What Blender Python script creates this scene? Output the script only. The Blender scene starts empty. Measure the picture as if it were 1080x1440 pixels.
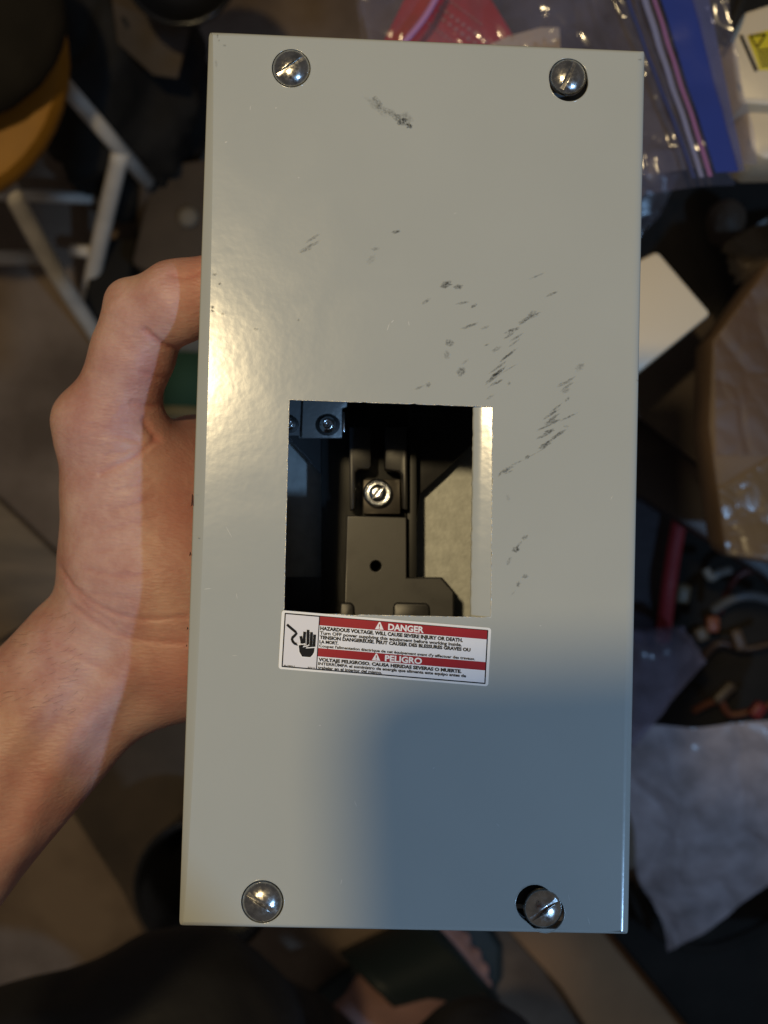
import bpy, bmesh, math, random
import numpy as np
from mathutils import Vector, Matrix, noise
random.seed(7)
scene = bpy.context.scene
COL = scene.collection

# ------------------------------------------------------------------ camera
H = 1.25                      # height of the phone lens above the floor
K = 5.714e-4                  # metres per photo pixel per metre of distance
cam_d = bpy.data.cameras.new("camera")
cam = bpy.data.objects.new("camera", cam_d); COL.objects.link(cam)
cam.location = (0, 0, H); cam.rotation_euler = (0, 0, 0)
cam_d.sensor_fit = 'VERTICAL'; cam_d.sensor_height = 24.0
cam_d.lens = 12.0 / (720 * K)
cam_d.clip_start = 0.01; cam_d.clip_end = 50
cam_d.dof.use_dof = True; cam_d.dof.focus_distance = 0.352; cam_d.dof.aperture_fstop = 9.5
scene.camera = cam

# ------------------------------------------------------------------ light
world = bpy.data.worlds.new("World"); scene.world = world; world.use_nodes = True
world.node_tree.nodes["Background"].inputs[0].default_value = (1.0, 0.93, 0.88, 1)
world.node_tree.nodes["Background"].inputs[1].default_value = 0.078
scene.view_settings.view_transform = 'Standard'; scene.view_settings.look = 'None'
scene.view_settings.exposure = 0.0; scene.view_settings.gamma = 1.0

def lamp(name, loc, power, color, radius):
    l = bpy.data.lights.new(name, 'POINT'); l.energy = power; l.color = color; l.shadow_soft_size = radius
    o = bpy.data.objects.new(name, l); COL.objects.link(o); o.location = loc; return o
ZC = H - 0.35
lamp("warm_bulb", (-0.205, 0.225, ZC + 1.0), 25.0, (1.0, 0.77, 0.42), 0.027)
lamp("cool_lamp", (0.62, -0.46, ZC + 1.0), 25.0, (0.33, 0.60, 1.0), 0.022)

# ------------------------------------------------------------------ helpers
def W(u, v, d):
    return Vector(((u - 540) * K * d, (720 - v) * K * d, H - d))
NRM = Vector((0.023, 0.034, 1.0)).normalized()
P0 = Vector((0, 0, ZC))
EX = Vector((1, 0, 0)); EX = (EX - NRM * EX.dot(NRM)).normalized(); EY = NRM.cross(EX)
MC = Matrix((EX, EY, NRM)).transposed().to_4x4(); MC.translation = P0
MCI = MC.inverted()
def CL(u, v, h=0.0):
    """local cover coordinates of the photo point (u,v) on the plane h above (below if <0) the cover face"""
    r = Vector(((u - 540) * K, (720 - v) * K, -1)); o = Vector((0, 0, H))
    t = (P0 + NRM * h - o).dot(NRM) / r.dot(NRM)
    return MCI @ (o + r * t)

def tag(o, label=None, cat=None, group=None, kind=None):
    if label: o['label'] = label
    if cat: o['category'] = cat
    if group: o['group'] = group
    if kind: o['kind'] = kind
    return o
def empty(name, loc=(0, 0, 0), mat=None):
    o = bpy.data.objects.new(name, None); COL.objects.link(o); o.empty_display_size = 0.02
    if mat is not None: o.matrix_world = mat
    else: o.location = loc
    bpy.context.view_layer.update()
    return o
def mesh_obj(name, verts, faces, mat, parent=None, smooth=False, world=False):
    """verts in the parent's local space; or in world space when world=True"""
    me = bpy.data.meshes.new(name)
    verts = [Vector(v) for v in verts]
    if world and parent is not None:
        mi = parent.matrix_world.inverted(); verts = [mi @ v for v in verts]
    me.from_pydata([tuple(v) for v in verts], [], faces); me.update()
    if mat is not None:
        for m in (mat if isinstance(mat, (list, tuple)) else [mat]): me.materials.append(m)
    if smooth: me.polygons.foreach_set('use_smooth', [True] * len(me.polygons))
    o = bpy.data.objects.new(name, me); COL.objects.link(o)
    if parent is not None: o.parent = parent
    return o
def bake(o):
    """apply modifiers / convert to a plain mesh object keeping name, parent"""
    bpy.context.view_layer.update()
    dg = bpy.context.evaluated_depsgraph_get()
    me = bpy.data.meshes.new_from_object(o.evaluated_get(dg), depsgraph=dg)
    n = bpy.data.objects.new("tmp", me)
    mats = list(o.data.materials) if not me.materials else None
    if mats:
        for m in mats: me.materials.append(m)
    nm = o.name; par = o.parent; mw = o.matrix_local.copy()
    bpy.data.objects.remove(o, do_unlink=True)
    n.name = nm; COL.objects.link(n); n.parent = par; n.matrix_local = mw
    return n
def recalc(o):
    bm = bmesh.new(); bm.from_mesh(o.data); bmesh.ops.recalc_face_normals(bm, faces=bm.faces); bm.to_mesh(o.data); bm.free()
def prism(name, poly, z0, z1, mat, parent, bevel=0.0, seg=2, world=False):
    """extrude a polygon (list of (x,y)) from z0 (bottom) to z1 (top)"""
    n = len(poly)
    vs = [(x, y, z0) for x, y in poly] + [(x, y, z1) for x, y in poly]
    fs = [list(range(n))[::-1], [n + i for i in range(n)]] + [[i, (i + 1) % n, n + (i + 1) % n, n + i] for i in range(n)]
    o = mesh_obj(name, vs, fs, mat, parent, world=world); recalc(o)
    if bevel > 0:
        b = o.modifiers.new('b', 'BEVEL'); b.width = bevel; b.segments = seg; b.limit_method = 'ANGLE'; b.angle_limit = 0.6
        o = bake(o)
        for p in o.data.polygons: p.use_smooth = True
        try: o.data.set_sharp_from_angle(angle=math.radians(40))
        except Exception: pass
    return o
def curve_plate(name, loops, z, thick, mat, parent, bevel=0.0):
    """flat plate with holes, loops in local xy"""
    cu = bpy.data.curves.new(name, 'CURVE'); cu.dimensions = '2D'; cu.fill_mode = 'BOTH'; cu.extrude = thick / 2; cu.bevel_depth = bevel
    for lp in loops:
        s = cu.splines.new('POLY'); s.points.add(len(lp) - 1); s.use_cyclic_u = True
        for p, q in zip(s.points, lp): p.co = (q[0], q[1], 0, 1)
    cu.materials.append(mat)
    o = bpy.data.objects.new(name, cu); COL.objects.link(o)
    if parent: o.parent = parent
    o.location = (0, 0, z - thick / 2)
    o = bake(o)
    return o
def tube(name, pts, r, mat, parent=None, n=12, world=True, cap=True):
    pts = [Vector(p) for p in pts]; vs = []; fs = []
    rs = r if isinstance(r, (list, tuple)) else [r] * len(pts)
    up = Vector((0.13, 0.21, 0.97)).normalized()
    for i, p in enumerate(pts):
        t = ((pts[min(i + 1, len(pts) - 1)] - pts[max(i - 1, 0)])).normalized()
        a = t.cross(up); a = a.normalized() if a.length > 1e-4 else t.cross(Vector((1, 0, 0))).normalized()
        b = t.cross(a)
        for k in range(n):
            an = 2 * math.pi * k / n
            vs.append(p + (a * math.cos(an) + b * math.sin(an)) * rs[i])
    for i in range(len(pts) - 1):
        for k in range(n):
            fs.append([i * n + k, i * n + (k + 1) % n, (i + 1) * n + (k + 1) % n, (i + 1) * n + k])
    if cap: fs.append(list(range(n))[::-1]); fs.append([(len(pts) - 1) * n + k for k in range(n)])
    o = mesh_obj(name, vs, fs, mat, parent, smooth=True, world=world and parent is not None); recalc(o); return o
def smooth_path(pts, n=8):
    pts = [Vector(p) for p in pts]; out = []
    for i in range(len(pts) - 1):
        a = pts[max(i - 1, 0)]; b = pts[i]; c = pts[i + 1]; d = pts[min(i + 2, len(pts) - 1)]
        for k in range(n):
            t = k / n
            out.append(0.5 * ((2 * b) + (c - a) * t + (2 * a - 5 * b + 4 * c - d) * t * t + (3 * b - a - 3 * c + d) * t ** 3))
    out.append(pts[-1]); return out
def lathe(name, prof, mat, parent, n=48, loc=(0, 0, 0)):
    vs = []; fs = []
    for r, z in prof:
        for k in range(n):
            a = 2 * math.pi * k / n; vs.append((r * math.cos(a), r * math.sin(a), z))
    for i in range(len(prof) - 1):
        for k in range(n):
            fs.append([i * n + k, i * n + (k + 1) % n, (i + 1) * n + (k + 1) % n, (i + 1) * n + k])
    fs.append(list(range(n))[::-1]); fs.append([(len(prof) - 1) * n + k for k in range(n)])
    o = mesh_obj(name, vs, fs, mat, parent, smooth=True); o.location = loc; recalc(o); return o
def rrect(x0, y0, x1, y1, r, n=5):
    out = []
    for cx, cy, a0 in ((x1 - r, y1 - r, 0), (x0 + r, y1 - r, 90), (x0 + r, y0 + r, 180), (x1 - r, y0 + r, 270)):
        for k in range(n + 1):
            a = math.radians(a0 + 90 * k / n); out.append((cx + r * math.cos(a), cy + r * math.sin(a)))
    return out

# ------------------------------------------------------------------ materials
def mat(name, base, rough=0.5, metal=0.0, var=0.0, vscale=20.0, bump=0.0, bscale=200.0, spec=0.5, sss=0.0, coords='Object',
        base2=None, detail=4.0, coat=0.0, bdist=0.001, vlo=0.35, vhi=0.65, rvar=0.0, stretch=None):
    m = bpy.data.materials.new(name); m.use_nodes = True; nt = m.node_tree; b = nt.nodes["Principled BSDF"]
    b.inputs['Base Color'].default_value = (*base, 1); b.inputs['Roughness'].default_value = rough
    b.inputs['Metallic'].default_value = metal; b.inputs['Specular IOR Level'].default_value = spec
    b.inputs['Coat Weight'].default_value = coat
    tc = nt.nodes.new('ShaderNodeTexCoord'); src = tc.outputs[coords]
    if stretch:
        mp = nt.nodes.new('ShaderNodeMapping'); mp.inputs['Scale'].default_value = stretch; nt.links.new(src, mp.inputs[0]); src = mp.outputs[0]
    if var > 0 or base2:
        n = nt.nodes.new('ShaderNodeTexNoise'); n.inputs['Scale'].default_value = vscale; n.inputs['Detail'].default_value = detail
        nt.links.new(src, n.inputs['Vector'])
        r = nt.nodes.new('ShaderNodeValToRGB'); r.color_ramp.elements[0].position = vlo; r.color_ramp.elements[1].position = vhi
        c2 = base2 if base2 else tuple(c * (1 - var) for c in base)
        r.color_ramp.elements[0].color = (*c2, 1); r.color_ramp.elements[1].color = (*base, 1)
        nt.links.new(n.outputs['Fac'], r.inputs[0]); nt.links.new(r.outputs[0], b.inputs['Base Color'])
    if rvar > 0:
        n3 = nt.nodes.new('ShaderNodeTexNoise'); n3.inputs['Scale'].default_value = vscale * 2.3; n3.inputs['Detail'].default_value = 5
        nt.links.new(src, n3.inputs['Vector'])
        mr = nt.nodes.new('ShaderNodeMapRange'); mr.inputs[1].default_value = 0.3; mr.inputs[2].default_value = 0.7
        mr.inputs[3].default_value = max(0.02, rough - rvar); mr.inputs[4].default_value = rough + rvar
        nt.links.new(n3.outputs['Fac'], mr.inputs[0]); nt.links.new(mr.outputs[0], b.inputs['Roughness'])
    if bump > 0:
        n2 = nt.nodes.new('ShaderNodeTexNoise'); n2.inputs['Scale'].default_value = bscale; n2.inputs['Detail'].default_value = 3
        nt.links.new(src, n2.inputs['Vector'])
        bp = nt.nodes.new('ShaderNodeBump'); bp.inputs['Strength'].default_value = bump; bp.inputs['Distance'].default_value = bdist
        nt.links.new(n2.outputs['Fac'], bp.inputs['Height']); nt.links.new(bp.outputs[0], b.inputs['Normal'])
    if sss > 0:
        b.inputs['Subsurface Weight'].default_value = sss; b.inputs['Subsurface Radius'].default_value = (0.006, 0.0025, 0.0012)
        b.inputs['Subsurface Scale'].default_value = 1.0
    return m
def film(name, tint, opacity, rough=0.12, rim=(0.5, 0.5, 0.6)):
    """thin clear plastic film: mostly see-through, a glossy skin and a little milky diffuse"""
    m = bpy.data.materials.new(name); m.use_nodes = True; nt = m.node_tree; nt.nodes.clear()
    out = nt.nodes.new('ShaderNodeOutputMaterial'); tr = nt.nodes.new('ShaderNodeBsdfTransparent'); tr.inputs[0].default_value = (*tint, 1)
    df = nt.nodes.new('ShaderNodeBsdfDiffuse'); df.inputs[0].default_value = (*rim, 1)
    gl = nt.nodes.new('ShaderNodeBsdfGlossy'); gl.inputs['Roughness'].default_value = rough; gl.inputs[0].default_value = (1, 1, 1, 1)
    fr = nt.nodes.new('ShaderNodeFresnel'); fr.inputs[0].default_value = 1.5
    tc = nt.nodes.new('ShaderNodeTexCoord'); n = nt.nodes.new('ShaderNodeTexNoise'); n.inputs['Scale'].default_value = 35; n.inputs['Detail'].default_value = 5
    nt.links.new(tc.outputs['Object'], n.inputs['Vector'])
    mr = nt.nodes.new('ShaderNodeMapRange'); mr.inputs[1].default_value = .3; mr.inputs[2].default_value = .7; mr.inputs[3].default_value = opacity * .6; mr.inputs[4].default_value = min(1, opacity * 1.4)
    nt.links.new(n.outputs['Fac'], mr.inputs[0])
    m1 = nt.nodes.new('ShaderNodeMixShader'); nt.links.new(mr.outputs[0], m1.inputs[0]); nt.links.new(tr.outputs[0], m1.inputs[1]); nt.links.new(df.outputs[0], m1.inputs[2])
    m2 = nt.nodes.new('ShaderNodeMixShader'); nt.links.new(fr.outputs[0], m2.inputs[0]); nt.links.new(m1.outputs[0], m2.inputs[1]); nt.links.new(gl.outputs[0], m2.inputs[2])
    nt.links.new(m2.outputs[0], out.inputs[0]); return m

# painted cover: fine orange peel, glossy powder coat
def paint_mat():
    m = bpy.data.materials.new("grey_enamel"); m.use_nodes = True; nt = m.node_tree; b = nt.nodes["Principled BSDF"]
    tc = nt.nodes.new('ShaderNodeTexCoord')
    n = nt.nodes.new('ShaderNodeTexNoise'); n.inputs['Scale'].default_value = 14; n.inputs['Detail'].default_value = 6
    nt.links.new(tc.outputs['Object'], n.inputs['Vector'])
    r = nt.nodes.new('ShaderNodeValToRGB'); r.color_ramp.elements[0].color = (0.385, 0.40, 0.375, 1); r.color_ramp.elements[1].color = (0.41, 0.425, 0.40, 1)
    r.color_ramp.elements[0].position = .3; r.color_ramp.elements[1].position = .7
    nt.links.new(n.outputs['Fac'], r.inputs[0]); nt.links.new(r.outputs[0], b.inputs['Base Color'])
    b.inputs['Roughness'].default_value = 0.175; b.inputs['Specular IOR Level'].default_value = 0.55
    sm = nt.nodes.new('ShaderNodeTexNoise'); sm.inputs['Scale'].default_value = 38; sm.inputs['Detail'].default_value = 7; sm.inputs['Distortion'].default_value = 1.2
    nt.links.new(tc.outputs['Object'], sm.inputs['Vector']); smr = nt.nodes.new('ShaderNodeMapRange'); smr.inputs[1].default_value = .4; smr.inputs[2].default_value = .68; smr.inputs[3].default_value = .145; smr.inputs[4].default_value = .175
    nt.links.new(sm.outputs['Fac'], smr.inputs[0]); nt.links.new(smr.outputs[0], b.inputs['Roughness'])
    # orange peel, stronger in patches
    f = nt.nodes.new('ShaderNodeTexNoise'); f.inputs['Scale'].default_value = 1100; f.inputs['Detail'].default_value = 2
    g = nt.nodes.new('ShaderNodeTexNoise'); g.inputs['Scale'].default_value = 430; g.inputs['Detail'].default_value = 1
    nt.links.new(tc.outputs['Object'], f.inputs['Vector']); nt.links.new(tc.outputs['Object'], g.inputs['Vector'])
    fm = nt.nodes.new('ShaderNodeMath'); fm.operation = 'MULTIPLY'; fm.inputs[1].default_value = .22; nt.links.new(f.outputs['Fac'], fm.inputs[0])
    ad = nt.nodes.new('ShaderNodeMath'); ad.operation = 'ADD'; nt.links.new(fm.outputs[0], ad.inputs[0]); nt.links.new(g.outputs['Fac'], ad.inputs[1])
    bp = nt.nodes.new('ShaderNodeBump'); bp.inputs['Strength'].default_value = 0.16; bp.inputs['Distance'].default_value = 0.000085
    nt.links.new(ad.outputs[0], bp.inputs['Height']); nt.links.new(bp.outputs[0], b.inputs['Normal'])
    return m
M = {}
M['paint'] = paint_mat()
M['rawedge'] = mat('bare_cut_edge', (0.62, 0.60, 0.55), 0.35, 0.6, bump=.5, bscale=900)
M['steel'] = mat('zinc_screw_steel', (0.60, 0.59, 0.57), 0.24, 1.0, var=.35, vscale=420, bump=.15, bscale=900, bdist=.0003, rvar=.08)
M['bright'] = mat('plated_lug_steel', (0.80, 0.82, 0.85), 0.2, 1.0, bump=.2, bscale=900, bdist=.0003)
M['pan'] = mat('galvanised_pan', (0.40, 0.415, 0.40), 0.5, 0.35, var=.18, vscale=260, bump=.15, bscale=700, bdist=.0004, detail=6)
M['plastic'] = mat('black_plastic', (0.028, 0.0275, 0.029), 0.38, var=.2, vscale=60, bump=.06, bscale=900, bdist=.0001, rvar=.06)
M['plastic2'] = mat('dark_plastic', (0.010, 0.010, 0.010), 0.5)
M['bluegrey'] = mat('grey_bracket', (0.15, 0.155, 0.16), 0.45, 0.3, bump=.2, bscale=500)
M['hole'] = mat('hole_black', (0.004, 0.004, 0.004), 0.9)

# ================================================================== THE BOX
box = empty('breaker_box', mat=MC)
tag(box, 'grey painted metal breaker box with a cutout and a red and white warning sticker', 'breaker box')
TL, TR, BR, BL = (293, 43), (908, 70), (884.5, 1315), (251, 1303)
def lerp(a, b, t): return a + (b - a) * t
def side(a, b, n): return [(lerp(a[0], b[0], i / n), lerp(a[1], b[1], i / n)) for i in range(n)]
# outer perimeter with small corner radii
corners = [CL(*TL).xy, CL(*TR).xy, CL(*BR).xy, CL(*BL).xy]
def rounded(cs, r, n=6, per=24):
    out = []
    m = len(cs)
    for i in range(m):
        p = cs[i]; a = (cs[i - 1] - p).normalized(); b = (cs[(i + 1) % m] - p).normalized()
        s = p + a * r; e = p + b * r
        arc = []
        for k in range(n + 1):
            t = k / n; arc.append(s * (1 - t) ** 2 + p * 2 * t * (1 - t) + e * t * t)
        out += arc
        e2 = cs[(i + 1) % m] + (p - cs[(i + 1) % m]).normalized() * r
        for k in range(1, per): out.append(e.lerp(e2, k / per))
    return out
outer = rounded(corners, 0.0014)
cen = sum(corners, Vector((0, 0))) / 4
TLc, TRc, BRc, BLc = corners
def inset_pt(p, wl, wo):
    # inset towards the inside; wl = width on the left side, wo elsewhere
    def dist(a, b): d = (b - a).normalized(); return (p - a).x * d.y - (p - a).y * d.x
    n_l = Vector((1, 0)); 
    q = p.copy()
    hh = max(0, min(1, (p.y - BLc.y) / (TLc.y - BLc.y)))
    # clamp into inset quad (nearly axis aligned; use quad edge functions)
    def edge_x(a, b, y): return lerp(a.x, b.x, (y - a.y) / (b.y - a.y))
    def edge_y(a, b, x): return lerp(a.y, b.y, (x - a.x) / (b.x - a.x))
    wl_ = wl * (0.35 + 0.65 * math.sin(math.pi * hh) ** 0.6)
    q.y = min(q.y, edge_y(TLc, TRc, q.x) - wo); q.y = max(q.y, edge_y(BLc, BRc, q.x) + wo)
    q.x = max(q.x, edge_x(TLc, BLc, q.y) + wl_); q.x = min(q.x, edge_x(TRc, BRc, q.y) - wo * 1.9)
    return q
N = len(outer); loopsv = []; RW = 0.0013
for j in range(9):
    a = math.pi / 2 * j / 8
    f = 1 - math.sin(a); tj = j / 8
    z = -0.0014 * (1 - math.cos(a))
    loopsv.append([(*inset_pt(p, 0.0033 * (1 - tj), RW * f), lerp(z, -0.0014 * tj ** 1.15, max(0, min(1, (-.0430 - p.x) / .003)))) for p in outer])
loopsv.append([(p.x, p.y, -0.0125) for p in outer])
vs = [v for l in loopsv for v in l]
fs = [[j * N + i, (j + 1) * N + i, (j + 1) * N + (i + 1) % N, j * N + (i + 1) % N] for j in range(len(loopsv) - 1) for i in range(N)]
inner = [Vector(v[:2]) for v in loopsv[0]]
rim = mesh_obj('cover_flange', vs, fs, M['paint'], box, smooth=True)
recalc(rim)
if sum(p.normal.z for p in rim.data.polygons[:N]) < 0:
    rim.data.flip_normals()
# window opening (jagged a little)
WQ = [(407, 562.5), (692, 572.5), (690, 868), (399.5, 862)]
wq = [CL(*p).xy for p in WQ]
def jag(a, b, n, amp):
    d = (b - a).normalized(); nn = Vector((-d.y, d.x)); out = []
    for i in range(n):
        p = a.lerp(b, i / n)
        w = noise.noise(Vector((p.x * 900, p.y * 900, 3))) * amp + (amp * 1.5 if noise.noise(Vector((p.x * 300, p.y * 300, 9))) > .35 else 0)
        out.append(p + nn * (w if 0 < i else 0))
    return out
win = []
for i in range(4): win += jag(wq[i], wq[(i + 1) % 4], 60, 0.00012)
def circ(u, v, r, n=40):
    c = CL(u, v); return [Vector((c.x + r * math.cos(2 * math.pi * k / n), c.y + r * math.sin(2 * math.pi * k / n))) for k in range(n)]
def capsule2(u0, v0, u1, v1, r, n=20):
    a = CL(u0, v0).xy; b = CL(u1, v1).xy; d = (b - a).normalized(); an = math.atan2(d.y, d.x); out = []
    for k in range(n + 1):
        t = an + math.pi / 2 + math.pi * k / n; out.append(a + Vector((math.cos(t), math.sin(t))) * r)
    for k in range(n + 1):
        t = an - math.pi / 2 + math.pi * k / n; out.append(b + Vector((math.cos(t), math.sin(t))) * r)
    return out
px = K * 0.35
holes = [win, circ(409.5, 96, 27.6 * px), capsule2(799, 109, 800, 115.5, 27.8 * px), circ(369, 1268, 29.6 * px), capsule2(752, 1271, 767, 1284, 26.5 * px)]
plate = curve_plate('cover_plate', [inner] + holes, 0.0, 0.0011, M['paint'], box)
# bare edge inside the cutout and the screw holes
for idx, hl in enumerate(holes):
    n = len(hl); vsr = []; fsr = []
    c = sum((Vector(p) for p in hl), Vector((0, 0))) / n
    for (off, z) in ((0.00026, 0.00002), (0.00010, 0.00013), (0.0, -0.0001), (0.0, -0.0011)):
        for i, p in enumerate(hl):
            q = Vector(hl[i - 1]); s = Vector(hl[(i + 1) % n]); d = (s - q).normalized(); nn = Vector((d.y, -d.x))
            if nn.dot(p - c) < 0: nn = -nn
            k = 1.0 if idx else (0.5 + 0.9 * abs(noise.noise(Vector((p.x * 500, p.y * 500, 1)))))
            v = p + nn * off * k; vsr.append((v.x, v.y, z))
    for j in range(3):
        for i in range(n): fsr.append([j * n + i, j * n + (i + 1) % n, (j + 1) * n + (i + 1) % n, (j + 1) * n + i])
    o = mesh_obj('cut_edge', vsr, fsr, M['rawedge'] if idx == 0 else M['paint'], box, smooth=True); recalc(o)
    if idx == 0: tag(o, 'bare metal edge of the rectangular cutout')

# strip bent slightly inwards beside the cutout
a0 = CL(692.5, 573); b0 = CL(690, 868); a1 = CL(665.5, 572, -0.00102); b1 = CL(661, 867, -0.00102)
nseg = 60; vsx = []; fsx = []
for i in range(nseg + 1):
    t = i / nseg
    p = a0.lerp(b0, t); q = a1.lerp(b1, t)
    jg = noise.noise(Vector((q.x * 800, q.y * 800, 5))) * 0.00022
    row = [Vector((p.x, p.y, -0.00005)), p.lerp(q, .15) + Vector((0, 0, -.00004)), p.lerp(q, .5) + Vector((0, 0, -.0001)), Vector((q.x + jg + .0005, q.y, q.z + .00003)), Vector((q.x + jg, q.y, q.z - .0002)), Vector((q.x + jg, q.y, q.z - .0012))]
    vsx += row
for i in range(nseg):
    for k in range(5): fsx.append([i * 6 + k, (i + 1) * 6 + k, (i + 1) * 6 + k + 1, i * 6 + k + 1])
o = mesh_obj('bent_edge_strip', vsx, fsx, M['paint'], box, smooth=True); recalc(o)
# underside body walls (sides of the can) behind the cover
BW = dict(x0=-0.0405, x1=0.052, y0=-0.112, y1=0.112, zt=-0.004, zb=-0.089)
wt = 0.0014
def wall(x0, y0, x1, y1, z0, z1, name='side_wall', m=None):
    return prism(name, [(x0, y0), (x1, y0), (x1, y1), (x0, y1)], z0, z1, m or M['paint'], box, 0.0003, 1)
x0, x1, y0, y1, zt, zb = BW['x0'], BW['x1'], BW['y0'], BW['y1'], BW['zt'], BW['zb']
wall(x0, y0, x0 + wt, y1, zb, zt); wall(x1 - wt, y0, x1, y1, zb, zt)
wall(x0 + wt + .00005, y0, x1 - wt - .00005, y0 + wt, zb, zt, 'end_wall'); wall(x0 + wt + .00005, y1 - wt, x1 - wt - .00005, y1, zb, zt, 'end_wall')
prism('back_pan', [(x0 + .0003, y0 + .0003), (x1 - .0003, y0 + .0003), (x1 - .0003, y1 - .0003), (x0 + .0003, y1 - .0003)], zb - .0015, zb - .0001, M['pan'], box)
# ---- interior, read at its own depth under the cover
D_PAN, D_COL, D_LOW = -0.084, -0.062, -0.070
def poly(pts, h): return [tuple(CL(u, v, h).xy) for u, v in pts]
prism('mounting_pan', poly([(340, 500), (800, 500), (800, 930), (340, 930)], D_PAN), D_PAN - .002, D_PAN, M['pan'], box)
h = -0.075
prism('breaker_base', poly([(360, 520), (700, 520), (700, 588), (626, 662), (591, 694), (586, 735), (583, 738), (586, 742), (586, 812), (622, 812), (639, 832), (637, 905), (400, 905),
                            (400, 812), (459, 812), (459, 676), (420, 632), (360, 570)], h), D_PAN + .0002, h, M['plastic'], box, .0004)
prism('base_shade_strip', poly([(452, 560), (573, 560), (573, 727), (489, 727), (489, 905), (452, 905)], h + .0006), h + .0001, h + .0006, M['plastic2'], box, .0002)  # added dark sheet that paints shade onto the base around the column
# centre column: lower plate with a round hole, foot wing, U-shaped frame
c = CL(528.5, 796, D_COL)
plate_l = poly([(489.5, 727), (570, 728.5), (570, 814), (619, 814), (636, 833), (636, 900), (430, 900), (430, 880), (486, 862)], D_COL)
hole = [Vector((c.x + .0021 * math.cos(2 * math.pi * k / 24), c.y + .0021 * math.sin(2 * math.pi * k / 24))) for k in range(24)]
cp = curve_plate('breaker_shell', [plate_l, hole], D_COL, .010, M['plastic'], box, 0.0004)
prism('hole_bottom', [(c.x + .003 * math.cos(k), c.y + .003 * math.sin(k)) for k in np.linspace(0, 6.0, 12)], D_COL - .0125, D_COL - .0115, M['hole'], box)
hU = D_COL + .001
prism('lug_frame', poly([(491, 600), (522, 600), (522, 655), (519, 660), (504, 660), (500, 664), (499, 716), (492, 718)], hU), D_COL - .009, hU, M['plastic'], box, .0006)
prism('lug_frame', poly([(541, 600), (573, 600), (573, 718), (566, 716), (565, 668), (561, 663), (541, 660)], hU), D_COL - .009, hU, M['plastic'], box, .0006)
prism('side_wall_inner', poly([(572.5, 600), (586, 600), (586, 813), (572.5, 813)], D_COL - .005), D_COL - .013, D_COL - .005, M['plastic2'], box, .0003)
prism('lug_plate', poly([(510.5, 674), (563, 674), (563, 723), (510.5, 723)], D_COL - .004), D_COL - .009, D_COL - .004, mat('lug_brown', (.09, .08, .07), .35, .5, var=.3, vscale=200), box, .0004)
# tabs at the bottom
prism('tab', poly([(553, 851), (557, 847), (600, 848), (604, 852), (605, 880), (552, 880)], D_COL + .002), D_COL + .0001, D_COL + .002, M['plastic'], box, .0008, 3)
prism('tab', poly([(478, 847), (494, 847), (498, 852), (499, 880), (476, 880)], D_COL + .002), D_COL + .0001, D_COL + .002, M['plastic'], box, .0008, 3)
# upper-left bracket
hB = -0.050
prism('bracket', poly([(385, 540), (488, 540), (488, 572), (480, 574), (480, 616), (420, 616), (420, 612), (385, 612)], hB), hB - .002, hB, M['bluegrey'], box, .0003)
prism('bracket_block', poly([(427, 540), (488, 540), (488, 572), (481, 574), (481, 616), (424, 616)], hB + .0015), hB + .0001, hB + .0015, mat('pale_bracket', (.21, .21, .205), .45, .3, bump=.2, bscale=500), box, .0004)
prism('bracket_lip', poly([(481.5, 579), (485, 579), (485, 607.5), (481.5, 607.5)], hB + .002), hB - .002, hB + .002, M['bright'], box, .0003)
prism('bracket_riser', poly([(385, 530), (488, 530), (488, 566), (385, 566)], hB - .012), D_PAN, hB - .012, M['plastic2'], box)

def boolean_slot(o, boxes, mt):
    loc0 = o.location.copy(); par0 = o.parent; o.parent = None; o.location = (0, 0, 0); nm0 = o.name
    o.data.transform(Matrix.Scale(1000, 4)); boxes = [(*[q_ * 1000 for q_ in b_[:6]], b_[6]) for b_ in boxes]
    for (cx, cy, cz, sx, sy, sz, rot) in boxes:
        bm = bmesh.new(); bmesh.ops.create_cube(bm, size=1)
        me = bpy.data.meshes.new('c'); bmesh.ops.scale(bm, vec=(sx, sy, sz), verts=bm.verts); bm.to_mesh(me); bm.free()
        cu = bpy.data.objects.new('c', me); COL.objects.link(cu); cu.location = (cx, cy, cz); cu.rotation_euler = (0, 0, rot)
        b = o.modifiers.new('b', 'BOOLEAN'); b.object = cu; b.solver = 'EXACT'; b.operation = 'DIFFERENCE'
        bpy.context.view_layer.update()
        o = bake(o); bpy.data.objects.remove(cu, do_unlink=True)
    bv = o.modifiers.new('bv', 'BEVEL'); bv.width = .16; bv.segments = 2; bv.limit_method = 'ANGLE'; bv.angle_limit = math.radians(35)
    o = bake(o)
    for p in o.data.polygons: p.use_smooth = True
    o.data.set_sharp_from_angle(angle=math.radians(38))
    o.data.transform(Matrix.Scale(.001, 4)); o.parent = par0; o.location = loc0; o.name = nm0
    return o
def dome_profile(R, hgt, base=-0.0012, n=18):
    # pan head: steep rim, domed top
    pr = [(R * .55, base - .004), (R * .55, base), (R * .97, base), (R, base + .0003)]
    for i in range(n + 1):
        a = math.pi / 2 * i / n
        pr.append((R * math.cos(a) ** 0.92 if i < n else 0.00002, base + .0006 + (hgt) * math.sin(a) ** 1.05))
    return pr
R = 27 * px
scr = lathe('screw', dome_profile(R, .0030), M['steel'], box, 56)
scr = boolean_slot(scr, [(0, 0, .0022, R * 2.3, .00125, .0022, 0)], M['steel'])
c = CL(409.5, 96); scr.location = (c.x, c.y, 0); scr.rotation_euler = (0, 0, math.radians(34)); scr['label'] = 'slotted screw at the cover corner nearest the black bag'
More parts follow.
